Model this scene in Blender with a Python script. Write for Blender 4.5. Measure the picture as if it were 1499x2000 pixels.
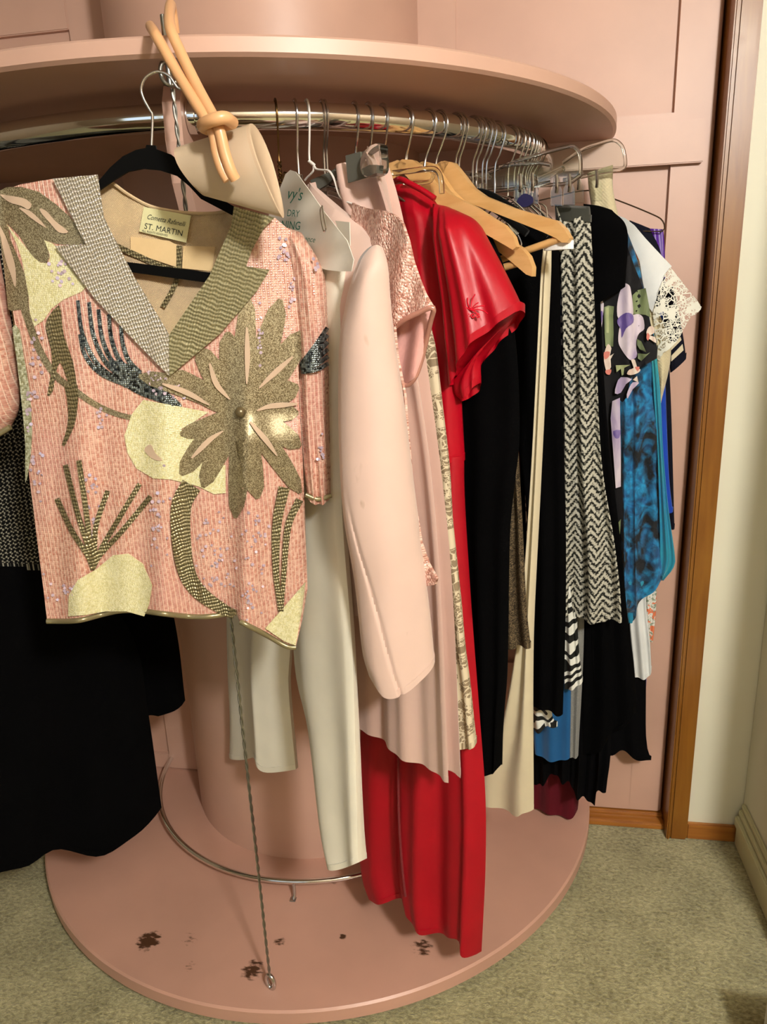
import bpy, bmesh, math, random
import numpy as np
from mathutils import Vector, Matrix, noise
from mathutils.geometry import delaunay_2d_cdt
random.seed(7)
for o in list(bpy.data.objects): bpy.data.objects.remove(o)
S = bpy.context.scene; COL = S.collection
PI = math.pi
# ------------------------------------------------------------------ camera
FPX = 1431.4; PITCH = .2826; ROLL = -.0399; YAW = math.radians(9.8)
CAM = Vector((.508, -1.756, 1.36))
_rz = Matrix.Rotation(YAW, 3, 'Z')
_f = Vector((0, math.cos(PITCH), -math.sin(PITCH))); _u = Vector((0, math.sin(PITCH), math.cos(PITCH))); _r = Vector((1, 0, 0))
RT = _rz @ (_r*math.cos(ROLL) + _u*math.sin(ROLL)); UP = _rz @ (_u*math.cos(ROLL) - _r*math.sin(ROLL)); FW = _rz @ _f
cd = bpy.data.cameras.new('camera'); cam = bpy.data.objects.new('camera', cd); COL.objects.link(cam)
cd.sensor_fit = 'VERTICAL'; cd.sensor_height = 24.0; cd.lens = 24.0*FPX/2000.0; cd.clip_start = .02
cam.matrix_world = Matrix(((RT.x, UP.x, -FW.x, CAM.x), (RT.y, UP.y, -FW.y, CAM.y), (RT.z, UP.z, -FW.z, CAM.z), (0, 0, 0, 1)))
S.camera = cam
# ------------------------------------------------------------------ light and exposure
w = bpy.data.worlds.new('world'); S.world = w; w.use_nodes = True
w.node_tree.nodes['Background'].inputs[0].default_value = (.72, .86, 1, 1); w.node_tree.nodes['Background'].inputs[1].default_value = 1.2
S.view_settings.view_transform = 'Standard'; S.view_settings.look = 'None'; S.view_settings.gamma = 1; S.view_settings.use_curve_mapping = False
S.view_settings.exposure = 0.06
LAMP = Vector((1.36, -2.47, 2.36))
def bulb(name, loc, r, power, col):
    l = bpy.data.lights.new(name, 'POINT'); l.shadow_soft_size = r; l.energy = power; l.color = col
    o = bpy.data.objects.new(name, l); COL.objects.link(o); o.location = loc; return o
bulb('ceiling_lamp_light', LAMP - Vector((0, 0, .14)), .11, 178, (1, .965, .90))
# ------------------------------------------------------------------ helpers
def lin(h):
    h = h.lstrip('#'); c = [int(h[i:i+2], 16)/255 for i in (0, 2, 4)]
    return tuple((x/12.92 if x <= .04045 else ((x+.055)/1.055)**2.4) for x in c) + (1,)
def tag(o, label=None, cat=None, group=None, kind=None):
    if label: o['label'] = label
    if cat: o['category'] = cat
    if group: o['group'] = group
    if kind: o['kind'] = kind
    return o
def empty(name, loc, label, cat, group=None):
    o = bpy.data.objects.new(name, None); COL.objects.link(o); o.location = loc; o.empty_display_size = .05
    bpy.context.view_layer.update()
    return tag(o, label, cat, group)
def link(name, me, mat, parent=None, smooth=True):
    o = bpy.data.objects.new(name, me); COL.objects.link(o)
    if mat: me.materials.append(mat)
    if smooth:
        for p in me.polygons: p.use_smooth = True
    if parent:
        o.parent = parent
        off = Vector((0, 0, 0)); q = parent
        while q: off += q.location; q = q.parent
        o.location = -off
    return o
def build(name, vs, fs, mat, parent=None, uv=None, smooth=True):
    me = bpy.data.meshes.new(name); me.from_pydata([tuple(v) for v in vs], [], fs); me.validate()
    if uv is not None:
        L = me.uv_layers.new(name='UVMap')
        for lp in me.loops: L.data[lp.index].uv = uv[lp.vertex_index]
    me.update()
    bm = bmesh.new(); bm.from_mesh(me); bmesh.ops.recalc_face_normals(bm, faces=bm.faces); bm.to_mesh(me); bm.free()
    o = link(name, me, mat, parent, smooth)
    if smooth: me.set_sharp_from_angle(angle=math.radians(48))
    return o
def ray(x, y): return FW + RT*((x-749.5)/FPX) - UP*((y-1000)/FPX)
def at_z(x, y, z): d = ray(x, y); return CAM + d*((z-CAM.z)/d.z)
def at_y(x, y, Y): d = ray(x, y); return CAM + d*((Y-CAM.y)/d.y)
def pix(P):
    v = Vector(P)-CAM; d = v.dot(FW); return (749.5+FPX*v.dot(RT)/d, 1000-FPX*v.dot(UP)/d)
class Plane:
    """a garment's own hanging plane: passes top (x,y) at z=1.6 and bottom (x,y) at z=.4, runs along azimuth az"""
    def __init__(s, top, bot, az):
        a = math.radians(az); s.d = Vector((math.sin(a), -math.cos(a), 0))
        s.o = Vector((top[0], top[1], 1.6)); s.up = (s.o - Vector((bot[0], bot[1], .4))).normalized()
        s.n = s.d.cross(s.up).normalized()
        if s.n.dot(CAM-s.o) < 0: s.n = -s.n
    def at(s, x, y, off=0.0):
        r = ray(x, y); return CAM + r*((s.o+s.n*off-CAM).dot(s.n)/r.dot(s.n))
    def uv(s, P): v = P-s.o; return (v.dot(s.d), P.z)
def interp(pts, n, smooth=True):
    """n+1 samples along a polyline, by arc length, Catmull-Rom smoothed"""
    P = [np.array(p, float) for p in pts]
    if len(P) > 2 and smooth:
        Q = []
        E = [2*P[0]-P[1]] + P + [2*P[-1]-P[-2]]
        for i in range(1, len(E)-2):
            a, b, c, d = E[i-1:i+3]
            for k in range(10):
                t = k/10; Q.append(.5*((2*b)+(c-a)*t+(2*a-5*b+4*c-d)*t*t+(3*b-a-3*c+d)*t**3))
        Q.append(P[-1]); P = Q
    A = np.array(P); L = np.r_[0, np.cumsum(np.linalg.norm(np.diff(A, axis=0), axis=1))]
    t = np.linspace(0, L[-1], n+1)
    return np.stack([np.interp(t, L, A[:, k]) for k in range(A.shape[1])], 1)
def closed(pts, k=6):
    """closed Catmull-Rom outline"""
    n = len(pts); out = []
    for i in range(n):
        a, b, c, d = [np.array(pts[(i+j) % n], float) for j in (-1, 0, 1, 2)]
        for q in range(k):
            t = q/k; out.append(tuple(.5*((2*b)+(c-a)*t+(2*a-5*b+4*c-d)*t*t+(3*b-a-3*c+d)*t**3)))
    return out
def cloth(name, pl, L, R, mat, parent=None, top=None, hem=None, T=.02, folds=(), nu=26, nv=44, off=0.0, belly=.5, jit=.0, taper=.06, bend=None):
    """a hanging garment: a closed cloth tube between its two edges, with folds that deepen downwards"""
    Lp = interp(L, nv); Rp = interp(R, nv)
    Tp = interp(top or [L[0], R[0]], nu); Bp = interp(hem or [L[-1], R[-1]], nu)
    vs, uv, fs = [], [], []
    rows = []
    for j in range(nv+1):
        v = j/nv; ring = []
        for side in (1, -1):
            rng = range(nu+1) if side == 1 else range(nu-1, 0, -1)
            for i in rng:
                u = i/nu
                p = (1-v)*Tp[i]+v*Bp[i]+(1-u)*Lp[j]+u*Rp[j]-((1-u)*(1-v)*Lp[0]+u*(1-v)*Rp[0]+(1-u)*v*Lp[-1]+u*v*Rp[-1])
                t = T*(max(0, 4*u*(1-u))**belly)*(min(1, (v+.004)/taper)**.5)
                f = 0
                for (a, k, ph, dr) in folds: f += a*math.sin(2*PI*(k*u+ph+dr*v))*(.25+.75*v)
                if bend: f += bend(u, v)
                P = pl.at(p[0], p[1], off)
                if jit: f += jit*noise.noise(P*9+Vector((3*T, 0, 0)))
                Q = P + pl.n*(f+side*t)
                ring.append(len(vs)); vs.append(Q); uv.append(pl.uv(P))
        rows.append(ring)
    m = len(rows[0])
    for j in range(nv):
        for i in range(m):
            a, b = rows[j][i], rows[j][(i+1) % m]; c, d = rows[j+1][(i+1) % m], rows[j+1][i]
            fs.append((a, b, c, d))
    fs.append(tuple(rows[0]))
    # hem turns in, so that the cloth has an inside
    last = rows[-1]; inn = []
    for i in last:
        inn.append(len(vs)); vs.append(vs[i]+Vector((0, 0, .012))); uv.append(uv[i])
    fs.append(tuple(reversed(inn)))
    for i in range(m): fs.append((last[i], last[(i+1) % m], inn[(i+1) % m], inn[i]))
    return build(name, vs, fs, mat, parent, uv)
def inside(p, poly):
    x, y = p; c = False; n = len(poly); j = n-1
    for i in range(n):
        xi, yi = poly[i]; xj, yj = poly[j]
        if (yi > y) != (yj > y) and x < (xj-xi)*(y-yi)/(yj-yi)+xi: c = not c
        j = i
    return c
def sheet(name, pl, poly, mat, parent=None, disp=None, th=.002, step=12, off=0.0, sm=0, back=None):
    """a piece of cloth cut to an outline, following a surface, with thickness"""
    if sm: poly = closed(poly, sm)
    else:
        q = []
        for i in range(len(poly)):
            a, b = np.array(poly[i], float), np.array(poly[(i+1) % len(poly)], float); k = max(1, int(np.linalg.norm(b-a)/step))
            q += [tuple(a+(b-a)*t/k) for t in range(k)]
        poly = q
    xs = [p[0] for p in poly]; ys = [p[1] for p in poly]
    pts = [Vector(p) for p in poly]; n0 = len(pts)
    gy = min(ys)+step*.5; odd = 0
    while gy < max(ys):
        gx = min(xs)+step*(.5+.5*odd)
        while gx < max(xs):
            if inside((gx, gy), poly) and min((gx-p[0])**2+(gy-p[1])**2 for p in poly) > (step*.45)**2: pts.append(Vector((gx, gy)))
            gx += step
        gy += step*.87; odd ^= 1
    V, E, F, *_ = delaunay_2d_cdt(pts, [(i, (i+1) % n0) for i in range(n0)], [], 1, 1e-4)
    vs, uv = [], []
    for v in V:
        d = disp(v.x, v.y) if disp else 0
        P = pl.at(v.x, v.y, off+d); vs.append(P); uv.append(pl.uv(P))
    n = len(vs); fs = [tuple(f) for f in F]
    ec = {}
    for f in fs:
        for i in range(len(f)):
            e = (f[i], f[(i+1) % len(f)]); ec[tuple(sorted(e))] = ec.get(tuple(sorted(e)), 0)+1
    vs2 = []
    for i, v in enumerate(V):
        e = back(v.x, v.y) if back else th
        vs2.append(vs[i]-pl.n*e)
    full = fs + [tuple(i+n for i in reversed(f)) for f in fs]
    for (a, b), c in ec.items():
        if c == 1: full.append((a, b, b+n, a+n))
    return build(name, vs+vs2, full, mat, parent, uv+uv)
def tube(name, pts, r, mat, parent=None, n=10, seg=None, smooth=True, rad=None, loop=False):
    seg = seg or max(2, 6*(len(pts)-1)) if len(pts) > 2 else 1
    P = [Vector(p) for p in interp([tuple(p) for p in pts], seg, smooth)]
    if loop: P = P[:-1]
    m = len(P); vs, fs = [], []
    nrm = None
    for i, p in enumerate(P):
        if loop: t = (P[(i+1) % m]-P[i-1]).normalized()
        else: t = (P[min(i+1, m-1)]-P[max(i-1, 0)]).normalized()
        if nrm is None:
            nrm = t.cross(Vector((0, 0, 1)) if abs(t.z) < .9 else Vector((1, 0, 0))).normalized()
        nrm = (nrm - t*nrm.dot(t)).normalized(); b = t.cross(nrm)
        rr = rad(i/(m-1)) if rad else r
        for k in range(n):
            a = 2*PI*k/n; vs.append(p+nrm*(rr*math.cos(a))+b*(rr*math.sin(a)))
    for i in range(m if loop else m-1):
        for k in range(n):
            i2 = (i+1) % m
            fs.append((i*n+k, i*n+(k+1) % n, i2*n+(k+1) % n, i2*n+k))
    if not loop: fs += [tuple(range(n-1, -1, -1)), tuple((m-1)*n+k for k in range(n))]
    return build(name, vs, fs, mat, parent)
def box(name, a, b, mat, parent=None, bev=.002, rot=0.0):
    bm = bmesh.new(); bmesh.ops.create_cube(bm, size=1)
    a, b = Vector(a), Vector(b); s = b-a; c = (a+b)/2
    for v in bm.verts: v.co = Vector((v.co.x*s.x, v.co.y*s.y, v.co.z*s.z))
    if bev: bmesh.ops.bevel(bm, geom=bm.edges[:]+bm.verts[:], offset=min(bev, min(abs(q) for q in s)*.4), segments=2, affect='EDGES')
    for v in bm.verts: v.co = Matrix.Rotation(rot, 3, 'Z') @ v.co + c
    me = bpy.data.meshes.new(name); bm.to_mesh(me); bm.free()
    return link(name, me, mat, parent, smooth=False)
def lathe(name, prof, c, mat, parent=None, n=128):
    vs, fs = [], []; m = len(prof)
    for i in range(n):
        a = 2*PI*i/n
        for (r, z) in prof: vs.append(Vector((c[0]+r*math.sin(a), c[1]-r*math.cos(a), z)))
    for i in range(n):
        for k in range(m-1):
            j = (i+1) % n; fs.append((i*m+k, j*m+k, j*m+k+1, i*m+k+1))
    fs.append(tuple(i*m for i in range(n))); fs.append(tuple(i*m+m-1 for i in reversed(range(n))))
    o = build(name, vs, fs, mat, parent)
    me = o.data
    for p in me.polygons: p.use_smooth = len(p.vertices) == 4 and abs(p.normal.z) < .6
    return o
def text_mesh(name, body, pl, x, y, size, mat, parent, off, ang=0.0, shear=0.0, sx=1.0):
    c = bpy.data.curves.new(name, 'FONT'); c.body = body; c.size = 1; c.shear = shear; c.extrude = 0; c.resolution_u = 3
    t = bpy.data.objects.new(name, c); COL.objects.link(t)
    me = bpy.data.meshes.new_from_object(t.evaluated_get(bpy.context.evaluated_depsgraph_get()))
    bpy.data.objects.remove(t)
    ca, sa = math.cos(ang), math.sin(ang)
    for v in me.vertices:
        X, Y = v.co.x*size*sx, -v.co.y*size
        v.co = pl.at(x+X*ca-Y*sa, y+X*sa+Y*ca, off)
    return link(name, me, mat, parent, smooth=False)
# ------------------------------------------------------------------ materials
class X:
    """float socket with arithmetic"""
    def __init__(s, nt, k): s.nt, s.k = nt, k
    def m(s, op, o=None, p=None):
        n = s.nt.nodes.new('ShaderNodeMath'); n.operation = op
        for i, q in enumerate((s, o, p)):
            if q is None: continue
            if isinstance(q, X): s.nt.links.new(q.k, n.inputs[i])
            else: n.inputs[i].default_value = q
        return X(s.nt, n.outputs[0])
    def __add__(s, o): return s.m('ADD', o)
    def __sub__(s, o): return s.m('SUBTRACT', o)
    def __mul__(s, o): return s.m('MULTIPLY', o)
    def sin(s): return s.m('SINE')
    def abs(s): return s.m('ABSOLUTE')
    def fract(s): return s.m('FRACT')
    def gt(s, o): return s.m('GREATER_THAN', o)
    def mx(s, o): return s.m('MAXIMUM', o)
    def mn(s, o): return s.m('MINIMUM', o)
    def ramp(s, a, b):
        n = s.nt.nodes.new('ShaderNodeMapRange'); n.inputs[1].default_value = a; n.inputs[2].default_value = b
        s.nt.links.new(s.k, n.inputs[0]); return X(s.nt, n.outputs[0])
class Mat:
    def __init__(s, name, col='#808080', rough=.7, metal=0, spec=.5, **kw):
        s.m = bpy.data.materials.new(name); s.m.use_nodes = True; s.nt = s.m.node_tree; s.b = s.nt.nodes['Principled BSDF']
        s.set('Base Color', lin(col) if isinstance(col, str) else col); s.set('Roughness', rough); s.set('Metallic', metal); s.set('Specular IOR Level', spec)
        for k, v in kw.items(): s.set(k.replace('_', ' '), v)
        tc = s.nt.nodes.new('ShaderNodeTexCoord'); s.tc = tc
        sep = s.nt.nodes.new('ShaderNodeSeparateXYZ'); s.nt.links.new(tc.outputs['UV'], sep.inputs[0])
        s.u, s.v = X(s.nt, sep.outputs[0]), X(s.nt, sep.outputs[1])
    def set(s, k, v):
        i = s.b.inputs[k]
        if isinstance(v, X): s.nt.links.new(v.k, i)
        elif hasattr(v, 'is_output'): s.nt.links.new(v, i)
        else: i.default_value = v
    def vec(s, coord='UV', scale=(1, 1, 1), rot=(0, 0, 0)):
        mp = s.nt.nodes.new('ShaderNodeMapping'); mp.inputs['Scale'].default_value = scale; mp.inputs['Rotation'].default_value = rot
        s.nt.links.new(s.tc.outputs[coord], mp.inputs[0]); return mp.outputs[0]
    def noise(s, scale, detail=3, coord='Object', sc=(1, 1, 1), dist=0, rot=(0, 0, 0)):
        n = s.nt.nodes.new('ShaderNodeTexNoise'); n.inputs['Scale'].default_value = scale; n.inputs['Detail'].default_value = detail; n.inputs['Distortion'].default_value = dist
        s.nt.links.new(s.vec(coord, sc, rot), n.inputs['Vector']); return X(s.nt, n.outputs[0])
    def voro(s, scale, feature='F1', out='Distance', coord='UV', sc=(1, 1, 1), rnd=1.0, rot=(0, 0, 0)):
        n = s.nt.nodes.new('ShaderNodeTexVoronoi'); n.feature = feature; n.inputs['Scale'].default_value = scale; n.inputs['Randomness'].default_value = rnd
        s.nt.links.new(s.vec(coord, sc, rot), n.inputs['Vector']); k = n.outputs[out]
        return X(s.nt, k)
    def mix(s, f, a, b):
        n = s.nt.nodes.new('ShaderNodeMix'); n.data_type = 'RGBA'
        if isinstance(f, X): s.nt.links.new(f.k, n.inputs[0])
        else: n.inputs[0].default_value = f
        for v, i in ((a, 6), (b, 7)):
            if isinstance(v, str): n.inputs[i].default_value = lin(v)
            else: s.nt.links.new(v, n.inputs[i])
        return n.outputs[2]
    def bump(s, h, strength=.3, dist=.002):
        n = s.nt.nodes.new('ShaderNodeBump'); n.inputs['Strength'].default_value = strength; n.inputs['Distance'].default_value = dist
        s.nt.links.new(h.k, n.inputs['Height']); s.nt.links.new(n.outputs[0], s.b.inputs['Normal'])
def paint(name, col, rough=.45, var=.08, bumpy=.08):
    a = Mat(name, col, rough)
    n = a.noise(3.5, 4)
    dark = tuple(c*(1-var*1.6) for c in lin(col)[:3]); light = tuple(min(1, c*(1+var)) for c in lin(col)[:3])
    mx = a.mix(n.ramp(.3, .7), col, col)
    nd = a.nt.nodes[-1]
    nd.inputs[6].default_value = dark+(1,); nd.inputs[7].default_value = light+(1,)
    a.set('Base Color', mx); a.bump(a.noise(160, 3), bumpy, .001)
    return a
def fabric(name, col, rough=.85, sheen=.25, weave=1400, b=.12, var=.07, spec=.25):
    a = Mat(name, col, rough, spec=spec, Sheen_Weight=sheen, Sheen_Roughness=.5)
    n = a.noise(14, 3)
    mx = a.mix(n.ramp(.3, .7), col, col); nd = a.nt.nodes[-1]
    c = lin(col)[:3]
    nd.inputs[6].default_value = tuple(q*(1-var) for q in c)+(1,); nd.inputs[7].default_value = tuple(min(1, q*(1+var)) for q in c)+(1,)
    a.set('Base Color', mx)
    h = (a.u*weave*2).sin()*(a.v*weave*2).sin()
    a.bump(h*.5+a.noise(300, 2)*.6, b, .001)
    return a
def wood(name, c1, c2, rough=.4, sc=(1, 1, .12), scale=30, coat=.2):
    a = Mat(name, c1, rough, Coat_Weight=coat)
    g = a.noise(scale, 5, sc=sc, dist=1.2)
    a.set('Base Color', a.mix(g.ramp(.3, .72), c1, c2)); a.bump(g, .08, .001)
    return a
m_pink = paint('pink paint', '#c9a391', .42).m
m_pinkdark = paint('pink paint panel', '#c8a18f', .45).m
m_cream = paint('cream wall paint', '#e6e3cd', .55, .03, .15).m
m_trimcream = paint('cream trim paint', '#cfcaa4', .45, .03).m
m_ceil = paint('ceiling paint', '#c9c3b2', .8, .02).m
m_far = paint('low bounce wall tone', '#8d7a62', .6, .04).m  # out-of-view walls: tone made up, darkened to cut bounced fill light
m_woodtrim = wood('honey wood trim', '#8f5e1f', '#784711', .35).m
m_woodthr = wood('threshold wood', '#b5762f', '#8c5220', .35, sc=(.12, 1, 1), scale=40).m
m_woodhang = wood('pale hanger wood', '#d9ae74', '#cb9c60', .38, sc=(.3, .3, 1), scale=60, coat=.3).m
m_chrome = Mat('chrome', '#e8e8e6', .09, 1).m
m_steel = Mat('steel wire', '#cfcfcf', .22, 1).m
m_dull = Mat('dull steel', '#9a9a96', .38, 1).m
m_brass = Mat('brown wire', '#5a4222', .35, .9).m
m_whitewire = Mat('white coated wire', '#ece8e2', .35).m
m_brownwire = Mat('dark wire', '#4a3a2a', .4, .6).m
m_velvet = Mat('black velvet', '#050505', .95, spec=.1, Sheen_Weight=.05).m
# carpet
cp = Mat('carpet', '#9c976c', .95, spec=.1, Sheen_Weight=.3)
n1 = cp.noise(105, 6, sc=(1, 1.5, 1), dist=.6); n2 = cp.noise(9, 4)
nd = cp.mix((n1*.75+n2*.35).ramp(.38, .72), '#77714a', '#c0b98c'); cp.set('Base Color', nd); cp.bump(n1+cp.noise(420, 2)*.5, .9, .006)
m_carpet = cp.m
# ------------------------------------------------------------------ the room
def struct(o): o['kind'] = 'structure'; return o
XL, XR, YF, YW, ZC = -2.2, 1.105, -3.4, -.075, 2.42
XE, YE = 2.6, -.60   # the room widens in front of the short right-hand wall
struct(box('floor', (XL-.1, YF-.1, -.1), (XE+.1, 1.2, 0), m_carpet, bev=0))
struct(box('ceiling', (XL-.1, YF-.1, ZC), (XE+.1, 1.2, ZC+.1), m_ceil, bev=0))
OX0, OX1, OZ = -1.02, .972, 2.16
struct(box('wall_back', (OX1, YW, 0), (XR+.1, YW+.12, ZC), m_cream, bev=0))
wl2 = box('wall_back_beside_closet', (XL-.1, YW, 0), (OX0, YW+.12, ZC), m_cream, bev=0); struct(wl2)
wl3 = box('wall_back_above_closet', (OX0, YW, OZ), (OX1, YW+.12, ZC), m_cream, bev=0); struct(wl3)
struct(box('wall_right', (XR, YE, 0), (XE, YW, ZC), m_cream, bev=.004))
struct(box('wall_far_right', (XE, YF-.1, 0), (XE+.1, YW, ZC), m_far, bev=0))
struct(box('wall_left', (XL-.1, YF-.1, 0), (XL, YW, ZC), m_far, bev=0))
# wall behind the photographer, with a window
WX0, WX1, WZ0, WZ1 = -1.2, .2, .95, 2.05
wf = struct(box('wall_front', (XL, YF-.1, 0), (WX0, YF, ZC), m_far, bev=0))
struct(box('wall_front_beside_window', (WX1, YF-.1, 0), (XE, YF, ZC), m_far, bev=0))
struct(box('wall_front_below_window', (WX0, YF-.1, 0), (WX1, YF, WZ0), m_far, bev=0))
struct(box('wall_front_above_window', (WX0, YF-.1, WZ1), (WX1, YF, ZC), m_far, bev=0))
wn = empty('window_1', (-.5, YF-.05, WZ0), None, None); struct(wn)
for a, b in (((WX0, YF-.08, WZ0), (WX0+.05, YF-.02, WZ1)), ((WX1-.05, YF-.08, WZ0), (WX1, YF-.02, WZ1)), ((WX0, YF-.08, WZ1-.05), (WX1, YF-.02, WZ1)), ((WX0, YF-.08, WZ0), (WX1, YF-.02, WZ0+.05)), ((-.525, YF-.08, WZ0), (-.475, YF-.02, WZ1))):
    box('window_frame', a, b, m_trimcream, wn)
# space behind the revolving closet
struct(box('wall_closet_back', (OX0-.1, 1.1, 0), (OX1+.1, 1.2, ZC), m_cream, bev=0))
struct(box('wall_closet_left', (OX0-.1, YW+.12, 0), (OX0, 1.1, ZC), m_cream, bev=0))
struct(box('wall_closet_right', (OX1, YW+.12, 0), (OX1+.1, 1.1, ZC), m_cream, bev=0))
# door casing and jamb
t1 = empty('trim_1', (.95, -.09, 0), None, None); struct(t1)
box('casing', (.932, -.094, 0), (.974, -.06, OZ+.05), m_woodtrim, t1, .004)
box('casing_edge', (.924, -.097, 0), (.932, -.06, OZ+.01), m_woodtrim, t1, .003)
box('jamb', (.926, -.06, 0), (.972, .12, OZ), m_woodtrim, t1, .002)
t2 = empty('trim_2', (-1.0, -.09, 0), None, None); struct(t2)
box('casing', (-1.07, -.094, 0), (-1.0, -.06, OZ+.05), m_woodtrim, t2, .004)
box('jamb', (-1.02, -.06, 0), (-.97, .12, OZ), m_woodtrim, t2, .002)
t3 = empty('trim_3', (0, -.09, OZ), None, None); struct(t3)
box('casing', (-1.07, -.094, OZ), (.974, -.06, OZ+.06), m_woodtrim, t3, .004)
t4 = empty('trim_4', (.78, -.05, 0), None, None); struct(t4)
box('threshold_board', (-.97, -.062, 0), (.926, -.03, .016), m_woodthr, t4, .003)
box('threshold_sill', (-.97, -.03, 0), (.926, .12, .026), m_woodthr, t4, .003)
struct(box('baseboard_back', (.974, -.088, 0), (XR-.012, YW, .046), m_woodthr, bev=.003))
bbr = empty('baseboard_right', (XR, -.5, 0), None, None); struct(bbr)
for q, (z0, z1, d) in enumerate(((.0, .055, .016), (.058, .085, .022), (.088, .105, .014), (.108, .122, .009))):
    box('moulding', (XR-d, YE, z0), (XR, YW-.016, z1), m_trimcream, bbr, .003)
# ceiling lamp (out of frame)
m_glow = Mat('lamp glass', '#fff0dc', .3)
m_glow.set('Emission Color', (1, .88, .7, 1)); m_glow.set('Emission Strength', 4.0)
cl = empty('ceiling_lamp', (LAMP.x, LAMP.y, LAMP.z), 'round frosted ceiling lamp on the bedroom ceiling', 'lamp')
lathe('base_plate', [(.0, ZC), (.19, ZC), (.19, ZC-.02), (.0, ZC-.02)], (LAMP.x, LAMP.y), m_chrome, cl, 48)
lathe('glass_shade', [(.0, ZC-.02), (.17, ZC-.02), (.165, ZC-.04), (.1, ZC-.055), (.0, ZC-.058)], (LAMP.x, LAMP.y), m_glow.m, cl, 48)
# ------------------------------------------------------------------ the revolving closet
ZD = .06; TC = (-.048, -.031); RR = .6345; ZR = 1.6186; ZT = 1.6803
cz = empty('revolving_closet', (0, 0, 0), 'round pink painted revolving closet with chrome hanging rail, panels and base disc', 'closet')
# stains of dropped polish on the base
bd = paint('pink paint scuffed base', '#c69a88', .38)
base_in = bd.b.inputs['Base Color'].links[0].from_socket
geo = bd.nt.nodes.new('ShaderNodeNewGeometry')
mask = None
nz = bd.noise(70, 4, coord='Object', sc=(1, 2.2, 1))
for (sx, sy, sr, k) in ((-.238, -.609, .03, 1.2), (-.152, -.595, .035, .62), (.008, -.648, .03, 1.0), (-.125, -.66, .03, .62), (.045, -.577, .02, .8), (.123, -.396, .014, 1.0), (.174, -.548, .012, .9), (.345, -.552, .032, .85), (-.05, -.70, .05, .45), (-.30, -.66, .05, .45), (.0, -.352, .12, .3), (.25, -.36, .1, .25)):
    d = bd.nt.nodes.new('ShaderNodeVectorMath'); d.operation = 'DISTANCE'; bd.nt.links.new(geo.outputs['Position'], d.inputs[0]); d.inputs[1].default_value = (sx, sy, ZD)
    q = X(bd.nt, d.outputs['Value']).ramp(sr*1.5, sr*.25)*k
    mask = q if mask is None else mask.mx(q)
mk = (mask*nz).ramp(.30, .44)
bd.set('Base Color', bd.mix(mk, base_in, '#4a2f1e')); m_base = bd.m
lathe('base_disc', [(.0, ZD-.034), (.730, ZD-.034), (.737, ZD-.03), (.737, ZD-.004), (.733, ZD), (.0, ZD)], (0, 0), m_base, cz, 160)
lathe('base_plinth', [(.0, 0), (.60, 0), (.60, ZD-.034), (.0, ZD-.034)], (0, 0), m_pinkdark, cz, 96)
lathe('column', [(.0, ZD), (.333, ZD), (.333, ZC-.005), (.0, ZC-.005)], (-.01, -.006), m_pink, cz, 128)
lathe('top_disc', [(.0, ZT-.024), (.764, ZT-.024), (.770, ZT-.020), (.770, ZT-.003), (.767, ZT), (.0, ZT)], TC, m_pink, cz, 160)
# divider panels either side of the column
PY = -.03
def panel(x0, x1, side):
    box('panel_board', (x0, PY+.012, ZD+.002 if side < 0 else .034), (x1, PY+.03, ZC-.01), m_pinkdark, cz, .001)
    if side > 0:
        bars = (((.84, PY, .45), (x1, PY+.014, ZC-.01)), ((.84, PY, .034), (x1, PY+.014, .45)), ((.30, PY, 1.66), (.84, PY+.014, 1.70)),)
        for a, b in bars: box('panel_stile', a, b, m_pink, cz, 0)
        box('panel_stile', (.30, PY, .034), (.40, PY+.014, ZC-.01), m_pink, cz, .002)
        box('panel_rail', (.31, PY-.016, 1.602), (.90, PY, 1.683), m_pink, cz, .002)
        box('panel_rail', (.40, PY, .034), (.8405, PY+.014, .45), m_pink, cz, 0)
    else:
        box('panel_stile', (-.455, PY, ZD+.002), (-.31, PY+.014, ZC-.01), m_pink, cz, .002)
        box('panel_rail', (x0, PY, 1.96), (-.455, PY+.014, 2.1), m_pink, cz, .002)
        box('panel_rail', (x0, PY, ZD+.002), (-.455, PY+.014, ZD+.05), m_pink, cz, .002)
        box('panel_rail', (x0, PY-.016, 1.602), (-.31, PY, 1.683), m_pink, cz, .002)
panel(.29, .913, 1); panel(-.955, -.29, -1)
# right edge of the panel is a rounded post
tube('panel_edge', [(.909, PY+.014, .034), (.909, PY+.014, ZC-.01)], .014, m_pink, cz, 14)
def pol(th, r, z): a = math.radians(th); return Vector((TC[0]+r*math.sin(a), TC[1]-r*math.cos(a), z))
# bracket fins under the top disc, pierced by the rail
def fin(th):
    prof = [(.30, ZT-.026), (.655, ZT-.026), (.672, ZT-.05), (.676, ZT-.10), (.665, ZR-.09), (.62, ZR-.16), (.54, ZR-.22), (.42, ZR-.26), (.30, ZR-.28)]
    a = math.radians(th); t = Vector((math.cos(a), math.sin(a), 0))*.0125
    vs = [pol(th, r, z)-t for r, z in prof]+[pol(th, r, z)+t for r, z in prof]; n = len(prof)
    fs = [tuple(range(n)), tuple(range(2*n-1, n-1, -1))]+[(i, (i+1) % n, n+(i+1) % n, n+i) for i in range(n)]
    return build('rail_bracket', vs, fs, m_pink, cz, smooth=False)
fin(8.6)
ring = [pol(t, RR, ZR) for t in np.linspace(-87, 87, 120)]
tube('hanging_rail', ring, .0185, m_chrome, cz, 20, 240)
for th in (8.6,):
    p = pol(th+2.2, RR, ZR); q = pol(th+1.2, RR, ZR); tube('rail_collar', [q, p], .0225, m_chrome, cz, 20)
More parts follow.
